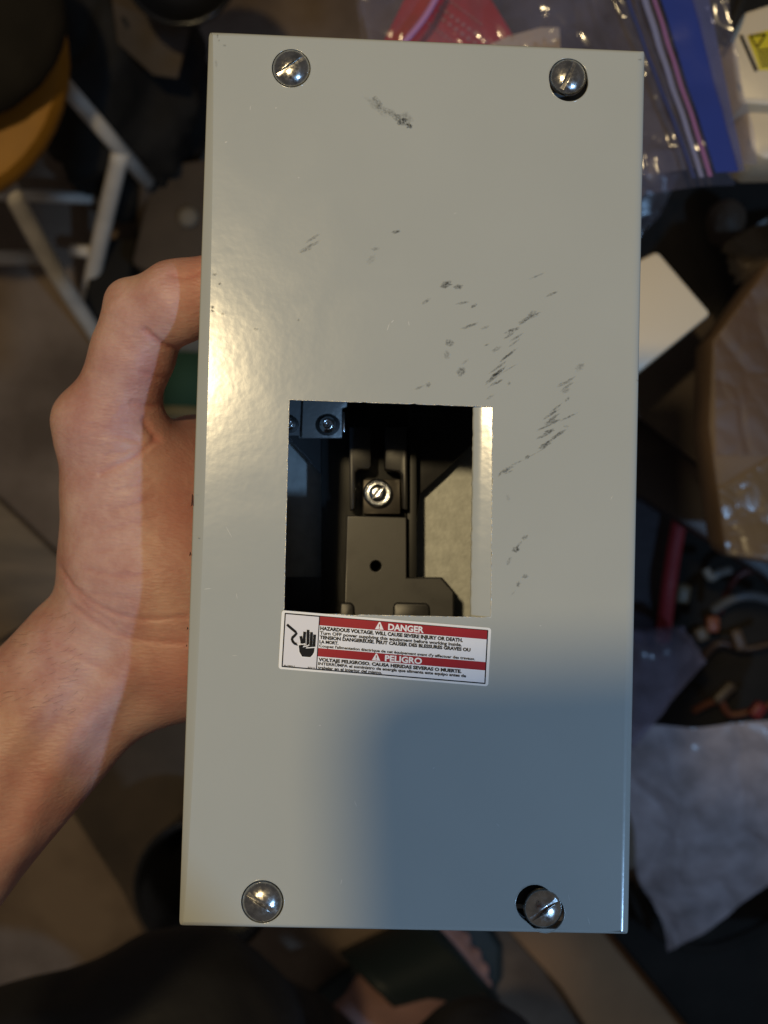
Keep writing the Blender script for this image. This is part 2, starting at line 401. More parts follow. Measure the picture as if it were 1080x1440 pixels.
for (u, v, rot, dz, s, lab) in ((799, 107.5, 63, -.0004, .98, 'slotted screw sitting high in an oval hole below the zip bag'), (369, 1268, -33, 0, 1.06, 'slotted screw above the black clothed knee'),
                                (766, 1281, 36, -.0004, 1.03, 'slotted screw off centre in an open keyhole')):
    o = scr.copy(); COL.objects.link(o); o.parent = box; c = CL(u - (2 if v > 1275 else 0), v - (3 if v > 1275 else 0)); o.location = (c.x, c.y, dz); o.rotation_euler = (0, 0, math.radians(rot)); o.scale = (s, s, s); o['label'] = lab
# dark bosses below the two open holes
for (u, v) in ((799, 115), (756, 1275), (409.5, 96), (369, 1268)):
    c = CL(u, v, -.004)
    prism('screw_boss', [(c.x + .0062 * math.cos(t), c.y + .0062 * math.sin(t)) for t in np.linspace(0, 2 * math.pi, 24, endpoint=False)], -.012, -.0045, M['plastic2'] if v > 1200 else M['bluegrey'], box)
# lug screw
c = CL(531, 693.5, D_COL - .002)
Rl = 20.5 * K * .412
lug = lathe('lug_screw', [(Rl * .8, -.004), (Rl * .95, -.004), (Rl, -.0015), (Rl * .96, -.0004), (Rl * .86, 0), (Rl * .78, -.0003), (Rl * .70, -.0013), (Rl * .64, -.0013), (Rl * .6, .0002), (Rl * .5, .0007), (Rl * .3, .0009), (.00002, .001)], M['bright'], box, 48)
lug.location = (c.x, c.y, D_COL - .0005)
lug = boolean_slot(lug, [(0, 0, .0008, Rl * 1.15, .0008, .0022, math.radians(45))], M['bright'])
# specks of dust and a hairline scratch on the plastic shell
for (u, v, r) in ((519, 754, .9), (552, 765, 1.2), (498, 795, .8), (536, 776, .7), (510, 835, .7), (575, 830, .8), (545, 745, .6)):
    c = CL(u, v, D_COL); prism('dust_speck', [(c.x + r * K * .41 * math.cos(k_), c.y + r * K * .41 * math.sin(k_)) for k_ in (0, 1.2, 2.1, 3.3, 4.6)], D_COL + .00001, D_COL + .00012, M['rawedge'], box)
for (a_, b_) in (((536, 776), (531, 788)), ((612, 826), (600, 850))):
    p_, q_ = CL(*a_, D_COL), CL(*b_, D_COL); n_ = Vector((-(q_ - p_).y, (q_ - p_).x, 0)).normalized() * .00009
    prism('hairline', [tuple((p_ + n_).xy), tuple((q_ + n_ * .3).xy), tuple((q_ - n_ * .3).xy), tuple((p_ - n_).xy)], D_COL + .00001, D_COL + .00006, mat('hairline_grey', (.12, .10, .09), .5), box)
# two small screws in the corner bracket
for (u, v, r) in ((461, 598, .0021), (407, 597, .0016)):
    c = CL(u, v, hB)
    prism('screw_hole_shade', [(c.x + r * 1.9 * math.cos(k_), c.y + r * 1.7 * math.sin(k_)) for k_ in np.linspace(0, 6.28, 20, endpoint=False)], hB + .0001, hB + .0017, M['plastic2'], box, .0002)  # dark raised disc stands in for the shade of a hole
    o = lathe('bracket_screw', [(r * 1.3, 0), (r * 1.25, .0003), (r, .0005), (r * .9, .0016), (r * .5, .0018), (r * .45, .0006), (.0001, .0006)], M['bright'], box, 20); o.location = (c.x, c.y, hB + .0017)

# ---- warning sticker
ink = mat('label_black_ink', (.008, .008, .009), .6, spec=.15); red = mat('label_red_ink', (.36, .010, .018), .45, spec=.25, var=.12, vscale=120)
white = mat('label_white_vinyl', (.86, .86, .89), .35, var=.06, vscale=60); grey = mat('label_grey_panel', (.72, .71, .75), .38); cream = mat('label_white_border', (.85, .84, .82), .3)
ZQ = [(22, 28), (1048, 115), (1025, 397), (5, 315)]        # corners in the 3.484x zoom of (390,850)
ZS = 310 / 1080.0
lq = [CL(390 + x * ZS, 850 + y * ZS).xy for x, y in ZQ]
LX = (lq[1] - lq[0]); LY = (lq[3] - lq[0])
LWm = LX.length; LHm = LY.length
def lab(s, t):   # s,t in sticker units 0..1026 x 0..283
    return lq[0] + LX * (s / 1026.0) + LY * (t / 283.0)
def zl(x, y):    # zoom pixel -> sticker units
    p = CL(390 + x * ZS, 850 + y * ZS).xy - lq[0]
    d = LX.x * LY.y - LX.y * LY.x
    return ((p.x * LY.y - p.y * LY.x) / d * 1026, (LX.x * p.y - LX.y * p.x) / d * 283)
def lpoly(pts): return [tuple(lab(s, t)) for s, t in pts]
stk = prism('warning_sticker', lpoly(rrect(0, 0, 1026, 283, 14)), .00004, .00016, cream, box)
stk['label'] = 'sticker printed DANGER and PELIGRO with a hand and wire pictogram'
zi = [.00018]
def flat(name, pts, m, dz=0.0, layer=None):
    z = layer if layer is not None else .0002
    P = lpoly(pts); n = len(P)
    o = mesh_obj(name, [(x, y, z + dz) for x, y in P], [list(range(n))], m, stk)
    if o.data.polygons[0].normal.z < 0: o.data.flip_normals()
    return o
def multi(name, polys, m, z):
    vs = []; fs = []
    for pts in polys:
        P = lpoly(pts); n0 = len(vs); vs += [(x, y, z) for x, y in P]; fs.append(list(range(n0, n0 + len(P))))
    o = mesh_obj(name, vs, fs, m, stk); recalc(o)
    if o.data.polygons[0].normal.z < 0: o.data.flip_normals()
    return o
flat('panel_border', rrect(15, 11, 1012, 273, 4), ink, layer=.00019)
flat('text_panel', [(21, 17), (1006, 17), (1006, 267), (21, 267)], white, layer=.00022)
flat('pictogram_panel', [(21, 17), (184, 17), (184, 267), (21, 267)], grey, layer=.00025)
flat('panel_rule', [(183, 12), (188, 12), (188, 272), (183, 272)], ink, layer=.00026)
flat('red_band', [(188, 14), (1007, 14), (1007, 57), (188, 57)], red, layer=.00025)
flat('red_band', [(188, 167), (1007, 167), (1007, 207), (188, 207)], red, layer=.00025)
def text(body, s0, t_base, s1, hgt, m, bold=0.0, name='lettering'):
    cu = bpy.data.curves.new(name, 'FONT'); cu.body = body; cu.size = 1.0; cu.offset = bold; cu.resolution_u = 3
    o = bpy.data.objects.new(name, cu); COL.objects.link(o); o = bake(o)
    me = o.data; xs = [v.co.x for v in me.vertices]; xa, xb = min(xs), max(xs)
    cap = 0.72
    for v in me.vertices:
        s = s0 + (v.co.x - xa) / (xb - xa) * (s1 - s0); t = t_base - v.co.y / cap * hgt
        p = lab(s, t); v.co = (p.x, p.y, .00030)
    me.materials.clear(); me.materials.append(m); o.parent = stk; o.name = name
    if me.polygons and sum(p.normal.z for p in me.polygons) < 0: me.flip_normals()
    return o
wink = mat('label_white_ink', (.85, .84, .84), .4)
text('DANGER', zl(542, 128)[0], 51, zl(717, 130)[0], 30, wink, .035)
text('PELIGRO', zl(526, 280)[0], 202, zl(708, 285)[0], 29, wink, .035)
for (tx, tb, sz) in ((zl(500, 110)[0], 53, 36), (zl(484, 270)[0], 204, 34)):
    flat('warning_triangle', [(tx - 21, tb), (tx + 21, tb), (tx + 3, tb - sz), (tx - 3, tb - sz)], wink, layer=.0003)
    multi('exclamation_mark', [[(tx - 2.8, tb - 25), (tx + 2.8, tb - 25), (tx + 1.8, tb - 11), (tx - 1.8, tb - 11)], [(tx - 2.2, tb - 8), (tx + 2.2, tb - 8), (tx + 2.2, tb - 4), (tx - 2.2, tb - 4)]], red, .00034)
L = [('HAZARDOUS VOLTAGE. WILL CAUSE SEVERE INJURY OR DEATH.', 192, 79, 890, 17, .03), ('Turn OFF power supplying this equipment before working inside.', 192, 101, 886, 16, .012),
     ('TENSION DANGEREUSE. PEUT CAUSER DES BLESSURES GRAVES OU', 192, 122, 930, 16, .03), ('LA MORT.', 192, 143, 285, 15, .03),
     ("Coupez l'alimentation électrique de cet équipement avant d'y effectuer des travaux.", 192, 162, 955, 13, .008),
     ('VOLTAJE PELIGROSO. CAUSA HERIDAS SEVERAS O MUERTE.', 192, 229, 892, 15.5, .03), ('INTERRUMPA el suministro de energía que alimenta este equipo antes de', 192, 248, 915, 14, .012),
     ('trabajar en el interior del mismo.', 192, 266, 505, 13, .012), ('80-10003-2', 26, 268, 80, 7, 0), ('REV 5', 143, 268, 176, 7, 0)]
for b_, s0, tb, s1, hh, bo in L: text(b_, s0, tb, s1, hh, ink, bo + .022)
# pictogram (coordinates read in the 6.75x zoom of (390,850))
def q(x, y): return zl(x / 6.75 / ZS, y / 6.75 / ZS)
def stroke(pts, w):
    P = [Vector(q(*p)) for p in pts]; Lf = []; Rt = []
    for i, p in enumerate(P):
        t = (P[min(i + 1, len(P) - 1)] - P[max(i - 1, 0)]).normalized(); n = Vector((-t.y, t.x)) * w / 2
        Lf.append(tuple(p + n)); Rt.append(tuple(p - n))
    return [[Lf[i], Lf[i + 1], Rt[i + 1], Rt[i]] for i in range(len(P) - 1)]
fing = [[(222, 300), (232, 345), (236, 400)], [(260, 258), (256, 320), (256, 400)], [(293, 240), (291, 320), (290, 410)], [(326, 262), (322, 330), (320, 410)], [(356, 285), (352, 340), (348, 410)]]
bowl = [(203, 385), (356, 395), (350, 450), (335, 478), (314, 500), (236, 494), (210, 450)]
multi('pictogram_outline', sum([stroke(f, 20) for f in fing], []) + [[q(*p) for p in [(194, 380), (364, 388), (360, 455), (345, 486), (318, 508), (230, 502), (202, 456)]]] , wink, .00028)
multi('pictogram_hand', sum([stroke(f, 14) for f in fing], []) + [[q(*p) for p in bowl]], ink, .00031)
multi('pictogram_bolt', stroke([(186, 372), (240, 378), (262, 372)], 5) + stroke([(268, 372), (243, 402), (300, 388)], 5) + stroke([(300, 380), (272, 412), (362, 406)], 5), wink, .00034)
multi('pictogram_wire', stroke([(92, 190), (135, 228), (172, 258), (182, 275), (165, 295), (146, 312), (140, 330), (148, 352), (165, 370), (196, 380)], 13), ink, .00030)

# ---- scuffs and dirt on the paint
def scuff_mat():
    m = bpy.data.materials.new('black_scuff'); m.use_nodes = True; nt = m.node_tree; nt.nodes.clear()
    out = nt.nodes.new('ShaderNodeOutputMaterial'); tr = nt.nodes.new('ShaderNodeBsdfTransparent'); df = nt.nodes.new('ShaderNodeBsdfDiffuse'); df.inputs[0].default_value = (.02, .02, .022, 1)
    at = nt.nodes.new('ShaderNodeAttribute'); at.attribute_name = 'wear'; tc = nt.nodes.new('ShaderNodeTexCoord')
    n = nt.nodes.new('ShaderNodeTexNoise'); n.inputs['Scale'].default_value = 1500; n.inputs['Detail'].default_value = 4
    nt.links.new(tc.outputs['Object'], n.inputs['Vector'])
    mr = nt.nodes.new('ShaderNodeMapRange'); mr.inputs[1].default_value = .28; mr.inputs[2].default_value = .70; mr.inputs[4].default_value = 1.0
    nt.links.new(n.outputs['Fac'], mr.inputs[0])
    mu = nt.nodes.new('ShaderNodeMath'); mu.operation = 'MULTIPLY'; nt.links.new(mr.outputs[0], mu.inputs[0]); nt.links.new(at.outputs['Fac'], mu.inputs[1])
    mx = nt.nodes.new('ShaderNodeMixShader'); nt.links.new(mu.outputs[0], mx.inputs[0]); nt.links.new(tr.outputs[0], mx.inputs[1]); nt.links.new(df.outputs[0], mx.inputs[2])
    nt.links.new(mx.outputs[0], out.inputs[0]); return m
sv, sf, sa = [], [], []
def scuff(u, v, ln, wd, ang, a):
    c = CL(u, v).xy; n = 14; i0 = len(sv); an = math.radians(ang)
    sv.append((c.x, c.y, .00006)); sa.append(a)
    for ring, al in ((.55, .75), (1.0, 0.0)):
        for k in range(n):
            t = 2 * math.pi * k / n; w = 1 + .16 * math.sin(2 * t + u) + .16 * math.sin(5 * t + v) + random.uniform(-.12, .12)
            x = ln * px * .5 * math.cos(t) * ring * w; y = wd * px * .5 * math.sin(t) * ring * w
            sv.append((c.x + x * math.cos(an) - y * math.sin(an), c.y + x * math.sin(an) + y * math.cos(an), .00006)); sa.append(a * al)
    for k in range(n): sf.append([i0, i0 + 1 + k, i0 + 1 + (k + 1) % n]); sf.append([i0 + 1 + k, i0 + 1 + n + k, i0 + 1 + n + (k + 1) % n, i0 + 1 + (k + 1) % n])
def Z4(x, y): return (560 + x * 300 / 864.0, 360 + y * 500 / 1440.0)
S = [(194, 116, 50, 20, 15, .95), (243, 125, 34, 16, 20, .85), (113, 184, 36, 12, 40, .5), (260, 190, 46, 9, 15, .55), (307, 201, 26, 12, 25, .75), (290, 283, 60, 11, 20, .75), (352, 290, 36, 8, 25, .45),
     (207, 352, 32, 22, 25, .75), (197, 400, 24, 26, 30, .4), (255, 468, 32, 30, 35, .75), (272, 428, 30, 9, 35, .35), (122, 522, 22, 16, 0, .55), (358, 360, 22, 6, 20, .5), (398, 377, 34, 14, 25, .5),
     (460, 302, 60, 12, 25, .75), (450, 322, 50, 8, 30, .6), (478, 330, 60, 8, 35, .5), (470, 352, 50, 8, 35, .4), (530, 250, 80, 14, 28, .6), (540, 236, 40, 16, 30, .5), (505, 268, 34, 10, 25, .5), (560, 236, 34, 6, 25, .4),
     (448, 400, 80, 8, 38, .7), (432, 412, 50, 8, 38, .6), (405, 450, 80, 8, 38, .6), (404, 472, 60, 12, 38, 1.), (396, 480, 90, 9, 38, .9), (385, 498, 60, 8, 38, .6), (402, 512, 40, 9, 30, .7), (380, 520, 40, 5, 38, .4), (450, 456, 60, 5, 30, .35), (449, 516, 14, 12, 0, .35),
     (372, 572, 40, 7, 35, .5), (560, 82, 60, 6, 22, .45), (622, 154, 50, 9, 28, .55), (735, 450, 44, 18, 35, .4), (690, 505, 50, 10, 32, .45), (670, 520, 50, 7, 20, .4), (685, 528, 60, 9, 32, .5), (664, 516, 40, 6, 20, .4), (680, 545, 40, 12, 35, .35), (685, 580, 26, 9, 35, .45),
     (640, 615, 50, 8, 40, .6), (620, 640, 60, 10, 35, .8), (628, 655, 60, 9, 35, .7), (690, 652, 60, 8, 25, .5), (622, 672, 60, 14, 20, .8), (600, 690, 70, 8, 25, .6), (610, 712, 50, 12, 20, .85), (585, 730, 50, 9, 25, .6), (650, 722, 60, 12, 30, .75), (595, 766, 50, 16, 25, .9), (620, 745, 60, 8, 32, .6), (680, 690, 26, 6, 0, .4),
     (562, 796, 60, 4, 28, .4), (523, 815, 20, 12, 20, .85), (480, 838, 60, 5, 25, .45), (445, 860, 50, 8, 22, .6), (430, 872, 50, 9, 22, .7), (412, 884, 26, 6, 40, .5), (448, 875, 40, 5, 20, .5),
     (476, 1189, 24, 22, 45, 1.), (488, 1170, 34, 9, 45, .6), (513, 1140, 24, 14, 45, .55), (448, 1236, 14, 26, -20, .5), (445, 980, 14, 20, 10, .25), (514, 1297, 22, 14, 40, .6), (487, 1329, 22, 14, 40, .55), (466, 1365, 30, 4, 45, .25)]
for x, y, ln, wd, an, a in S: 
    u, v = Z4(x, y); scuff(u, v, ln * .35 * 1.25, wd * .35 * 1.45, an, min(1, a * .78))
for (u, v, l, w_, an, a) in ((575, 177, 12, 9, 10, 1.), (565, 171, 16, 12, 0, .95), (558, 165, 16, 11, -30, .5), (548, 158, 26, 14, -30, .28), (533, 147, 12, 16, 20, .45), (527, 139, 10, 8, 0, .5), (530, 150, 40, 16, -35, .2), (570, 168, 28, 18, -30, .35),
                             (557, 326, 16, 5, 15, .7), (528, 350, 14, 6, 0, .3), (440, 335, 26, 5, 30, .35), (436, 346, 34, 6, 30, .4), (430, 352, 22, 5, 25, .3), (522, 365, 10, 20, -30, .15), (302, 386, 8, 5, 0, .5), (309, 399, 5, 5, 0, .6), (299, 432, 7, 5, 0, .7), (299, 437, 6, 4, 0, .8), (314, 441, 10, 5, 0, .4),
                             (306, 51, 3, 6, 0, .7), (308, 57, 3, 3, 0, .6), (316, 64, 5, 4, 0, .4), (280, 757, 4, 2, 0, .9), (277, 696, 6, 2, 0, .2), (304, 90, 4, 14, 0, .2), (900, 84, 7, 3, 0, .4), (897, 535, 4, 3, 0, .7), (360, 463, 7, 5, 0, .35), (420, 450, 6, 4, 0, .3), (590, 545, 20, 4, 20, .3)):
    scuff(u, v, l, w_, an, a)
sc = mesh_obj('scuff_marks', sv, sf, scuff_mat(), box); sc['kind'] = 'stuff'
at = sc.data.attributes.new('wear', 'FLOAT', 'POINT'); at.data.foreach_set('value', sa)
if sc.data.polygons[0].normal.z < 0: sc.data.flip_normals()
# faint pale scratches and specks of dust on the paint
wv, wf = [], []
for (u, v, l, w_, an) in ((322, 748, 22, .9, 118), (333, 838, 10, .8, 100), (480, 1240, 9, 1, 75), (828, 1295, 14, .9, 105), (292, 828, 12, 1.0, 4), (546, 460, 14, 1.2, 70), (552, 452, 6, 1.6, 40), (575, 455, 8, 1.2, 95), (352, 152, 8, 1.1, 80), (318, 200, 4, 2.4, 0),
                          (388, 152, 3, 2.0, 0), (800, 1262, 12, .7, 100), (330, 922, 9, .8, 0), (640, 300, 5, 1, 20), (700, 1160, 6, .9, 130), (500, 1130, 10, .8, 110), (860, 700, 7, .8, 60), (420, 250, 3, 1.6, 0), (760, 880, 3, 1.5, 0), (610, 1080, 3, 1.5, 20), (450, 1020, 3, 1.5, 0)):
    c = CL(u, v).xy; a_ = math.radians(an); d = Vector((math.cos(a_), math.sin(a_))) * l * px / 2; n_ = Vector((-d.y, d.x)).normalized() * w_ * px / 2; i0 = len(wv)
    for q_ in (c - d, c + n_ * .8 - d * .3, c + n_ + d * .4, c + d, c - n_ * .5 + d * .3, c - n_ - d * .4): wv.append((q_.x, q_.y, .00005))
    wf.append([i0 + k for k in range(6)])
o = mesh_obj('scratches', wv, wf, mat('pale_scratch', (.55, .55, .52), .6), box); o['kind'] = 'stuff'; recalc(o)
# chips on the flange edge
chv, chf = [], []
for (u, v, l) in ((270.5, 703, 18), (267.7, 779, 7), (264, 884, 5), (263, 908, 4)):
    a = CL(u - .6, v - l / 2); b = CL(u - .6, v + l / 2)
    i0 = len(chv)
    chv += [(a.x - .00005, a.y, -.0006), (a.x + .00022, a.y - .0004, -.0003), (b.x + .00018, b.y + .0004, -.0003), (b.x - .00025, b.y, -.0006)]
    chf.append([i0, i0 + 1, i0 + 2, i0 + 3])
mesh_obj('paint_chip', chv, chf, ink, box)['kind'] = 'stuff'

# ================================================================== SDF modelling for the person
def sdf_mesh(prims, lo, hi, step, disp=None):
    """prims: list of (a,b,ra,rb,zscale,k) world; smooth union, then naive surface nets"""
    lo = np.array(lo, np.float32); hi = np.array(hi, np.float32)
    n = np.ceil((hi - lo) / step).astype(int) + 1
    X = (lo[0] + step * np.arange(n[0], dtype=np.float32))[:, None, None]; Y = (lo[1] + step * np.arange(n[1], dtype=np.float32))[None, :, None]; Z = (lo[2] + step * np.arange(n[2], dtype=np.float32))[None, None, :]
    F = None
    for (a, b, ra, rb, zs, k) in prims:
        az, bz = a[2] / zs, b[2] / zs
        d = np.array([b[0] - a[0], b[1] - a[1], bz - az], np.float32); L2 = float((d * d).sum()) + 1e-12
        px_, py_, pz_ = X - a[0], Y - a[1], Z / zs - az
        t = np.clip((px_ * d[0] + py_ * d[1] + pz_ * d[2]) / L2, 0, 1)
        g = np.sqrt((px_ - t * d[0]) ** 2 + (py_ - t * d[1]) ** 2 + (pz_ - t * d[2]) ** 2) - (ra + (rb - ra) * t)
        g *= min(1.0, zs) ** 0.5
        if F is None: F = g
        elif k <= 0: F = np.minimum(F, g)
        else:
            hh = np.maximum(k - np.abs(F - g), 0) / k; F = np.minimum(F, g) - hh * hh * k * .25
    S_ = F < 0
    cells = np.zeros(tuple(n - 1), np.int8)
    cnt = sum(S_[i:n[0] - 1 + i, j:n[1] - 1 + j, l:n[2] - 1 + l].astype(np.int8) for i in (0, 1) for j in (0, 1) for l in (0, 1))
    act = (cnt > 0) & (cnt < 8); idx = np.argwhere(act); vid = -np.ones(act.shape, np.int32); vid[act] = np.arange(len(idx))
    acc = np.zeros((len(idx), 3), np.float32); num = np.zeros(len(idx), np.float32)
    cs = [(i, j, l) for i in (0, 1) for j in (0, 1) for l in (0, 1)]
    for c0 in cs:
        for ax in range(3):
            if c0[ax]: continue
            c1 = list(c0); c1[ax] = 1
            f0 = F[idx[:, 0] + c0[0], idx[:, 1] + c0[1], idx[:, 2] + c0[2]]; f1 = F[idx[:, 0] + c1[0], idx[:, 1] + c1[1], idx[:, 2] + c1[2]]
            msk = (f0 < 0) != (f1 < 0); t = np.where(msk, f0 / np.where(msk, f0 - f1, 1), 0)
            p = np.tile(np.array(c0, np.float32), (len(idx), 1)); p[:, ax] += t
            acc += p * msk[:, None]; num += msk
    V = lo + (idx + acc / num[:, None]) * step
    faces = []
    for ax in range(3):
        u, w = (ax + 1) % 3, (ax + 2) % 3
        sl0 = [slice(1, n[i] - 1) for i in range(3)]; sl1 = list(sl0); sl0[ax] = slice(0, n[ax] - 1); sl1[ax] = slice(1, n[ax])
        A = S_[tuple(sl0)]; B = S_[tuple(sl1)]
        e = np.argwhere(A != B); s_ = A[tuple(e.T)]
        off = np.ones(3, int); off[ax] = 0
        e = e + off
        def cell(du, dw):
            q_ = e.copy(); q_[:, u] += du; q_[:, w] += dw; return vid[tuple(q_.T)]
        qd = np.stack([cell(-1, -1), cell(0, -1), cell(0, 0), cell(-1, 0)], 1)
        qd[~s_] = qd[~s_][:, ::-1]
        faces.append(qd)
    return V, np.concatenate(faces)
def relax(V, Fq, it=6, lam=.5):
    E = np.concatenate([Fq[:, [0, 1]], Fq[:, [1, 2]], Fq[:, [2, 3]], Fq[:, [3, 0]]]); E = np.concatenate([E, E[:, ::-1]])
    deg = np.bincount(E[:, 0], minlength=len(V)).astype(np.float32)
    for k in range(it):
        S2 = np.stack([np.bincount(E[:, 0], weights=V[E[:, 1], i], minlength=len(V)) for i in range(3)], 1)
        V = V + (lam if k % 2 == 0 else -lam * .95) * (S2 / deg[:, None] - V)
    return V
def vnormals(V, Fq):
    n = np.cross(V[Fq[:, 2]] - V[Fq[:, 0]], V[Fq[:, 3]] - V[Fq[:, 1]]); out = np.zeros_like(V)
    for i in range(4):
        for k in range(3): out[:, k] += np.bincount(Fq[:, i], weights=n[:, k], minlength=len(V))
    return out / (np.linalg.norm(out, axis=1)[:, None] + 1e-12)
def np_mesh(name, V, Fq, m, parent, subd=0):
    mi = np.array(parent.matrix_world.inverted()); Vl = V @ mi[:3, :3].T + mi[:3, 3]
    me = bpy.data.meshes.new(name); me.from_pydata(Vl.tolist(), [], Fq.tolist()); me.update()
    me.materials.append(m); me.polygons.foreach_set('use_smooth', [True] * len(me.polygons))
    o = bpy.data.objects.new(name, me); COL.objects.link(o); o.parent = parent
    return o

def skin_mat():
    m = bpy.data.materials.new('skin'); m.use_nodes = True; nt = m.node_tree; b = nt.nodes["Principled BSDF"]; tc = nt.nodes.new('ShaderNodeTexCoord')
    n = nt.nodes.new('ShaderNodeTexNoise'); n.inputs['Scale'].default_value = 70; n.inputs['Detail'].default_value = 8; n.inputs['Roughness'].default_value = .65; nt.links.new(tc.outputs['Object'], n.inputs['Vector'])
    r = nt.nodes.new('ShaderNodeValToRGB'); r.color_ramp.elements[0].position = .34; r.color_ramp.elements[1].position = .66
    r.color_ramp.elements[0].color = (.43, .215, .185, 1); r.color_ramp.elements[1].color = (.56, .35, .295, 1)
    nt.links.new(n.outputs['Fac'], r.inputs[0])
    at = nt.nodes.new('ShaderNodeAttribute'); at.attribute_name = 'blush_shade'
    mx = nt.nodes.new('ShaderNodeMixRGB'); mx.inputs[2].default_value = (.48, .18, .15, 1); nt.links.new(at.outputs['Fac'], mx.inputs[0]); nt.links.new(r.outputs[0], mx.inputs[1])
    nt.links.new(mx.outputs[0], b.inputs['Base Color'])
    b.inputs['Roughness'].default_value = .50; b.inputs['Specular IOR Level'].default_value = .38
    b.inputs['Subsurface Weight'].default_value = .35; b.inputs['Subsurface Radius'].default_value = (.004, .0015, .0008); b.inputs['Subsurface Scale'].default_value = 1
    mp = nt.nodes.new('ShaderNodeMapping'); mp.inputs['Rotation'].default_value = (0, 0, math.radians(35)); mp.inputs['Scale'].default_value = (260, 700, 500); nt.links.new(tc.outputs['Object'], mp.inputs[0])
    vo = nt.nodes.new('ShaderNodeTexVoronoi'); vo.inputs['Scale'].default_value = 1.6; nt.links.new(mp.outputs[0], vo.inputs['Vector'])
    n2 = nt.nodes.new('ShaderNodeTexNoise'); n2.inputs['Scale'].default_value = 1.0; n2.inputs['Detail'].default_value = 4; nt.links.new(mp.outputs[0], n2.inputs['Vector'])
    ad = nt.nodes.new('ShaderNodeMath'); ad.operation = 'ADD'; nt.links.new(vo.outputs['Distance'], ad.inputs[0]); nt.links.new(n2.outputs['Fac'], ad.inputs[1])
    bp = nt.nodes.new('ShaderNodeBump'); bp.inputs['Strength'].default_value = .36; bp.inputs['Distance'].default_value = .0003
    nt.links.new(ad.outputs[0], bp.inputs['Height']); nt.links.new(bp.outputs[0], b.inputs['Normal'])
    return m
M['skin'] = skin_mat()
person = empty('person', (-0.10, -0.32, 0.0))
tag(person, 'person in black trousers and a slide sandal holding the grey metal box', 'person')
def R_(u, v, d, rpx): return W(u, v, d), rpx * K * d
def pr(p, q_, zs=1.0, k=.008):
    a, ra = R_(*p); b, rb = R_(*q_); return (a, b, ra, rb, zs, k)
prims = [
    pr((124, 946, .405, 109), (-260, 1345, .40, 160), .78, 0),          # forearm
    pr((166, 912, .404, 98), (210, 880, .405, 100), .72, .012),         # wrist
    pr((176, 775, .400, 84), (156, 605, .392, 66), .95, .010),          # thenar
    pr((154, 592, .391, 62), (186, 500, .384, 55), 1.0, .006),           # thumb proximal
    pr((190, 492, .384, 57), (207, 452, .380, 52), 1.0, .004),
    pr((205, 446, .379, 46), (250, 424, .376, 55), 1.0, .005),          # thumb distal
    pr((250, 424, .376, 55), (325, 396, .374, 46), 1.0, .004),
    pr((225, 705, .408, 96), (240, 800, .408, 108), 1.0, .018),         # palm front
    pr((255, 820, .408, 110), (268, 895, .407, 101), 1.0, .018),        # heel of the hand
    pr((290, 700, .430, 105), (295, 880, .430, 100), 1.0, .02),
    pr((168, 840, .402, 60), (175, 790, .402, 72), 1.0, .010),
    pr((172, 418, .381, 13), (178, 430, .381, 16), 1.0, .012),          # knuckle
    pr((104, 590, .390, 20), (112, 610, .390, 22), 1.0, .012),
]
for i, yy in enumerate((.022, .001, -.0205, -.040)):
    ln = (1.0, 1.12, 1.05, .84)[i]; r0 = (.0088, .009, .0086, .0076)[i]
    a = Vector((-.066, yy * 1.02, H - .437)); b = Vector((-.032, yy, H - .4535)); c_ = Vector((-.032 + .033 * ln, yy * .98, H - .4545)); e = Vector((-.032 + .058 * ln, yy * .95, H - .4525))
    prims += [(a, b, r0 * 1.25, r0, 1, .010), (b, c_, r0, r0 * .93, 1, .002), (c_, e, r0 * .93, r0 * .85, 1, .002)]
V, Fq = sdf_mesh(prims, (-.205, -.19, H - .475), (.05, .095, H - .345), .0009)
V = relax(V, Fq, 8)
# creases, tendons and knuckle folds pressed into the surface
def crease(V, Nn, pts, d, depth, width, wob=2.0):
    P = [W(u, v, d) for u, v in pts]; P = smooth_path(P, 6); best = np.full(len(V), 9., np.float32)
    # distances measured along the view rays so that the fold lies on the visible skin
    sx = V[:, 0] / (H - V[:, 2]); sy = V[:, 1] / (H - V[:, 2])
    for a, b in zip(P[:-1], P[1:]):
        ax, ay, bx, by = a.x / d, a.y / d, b.x / d, b.y / d
        dx, dy = bx - ax, by - ay; t = np.clip(((sx - ax) * dx + (sy - ay) * dy) / (dx * dx + dy * dy + 1e-12), 0, 1)
        best = np.minimum(best, np.hypot(sx - ax - t * dx, sy - ay - t * dy) * d)
    front = np.clip(Nn[:, 2] * 1.6 + .4, 0, 1)
    return np.exp(-(best / width) ** 2) * depth * front
Nn = vnormals(V, Fq)
tot = np.zeros(len(V), np.float32)
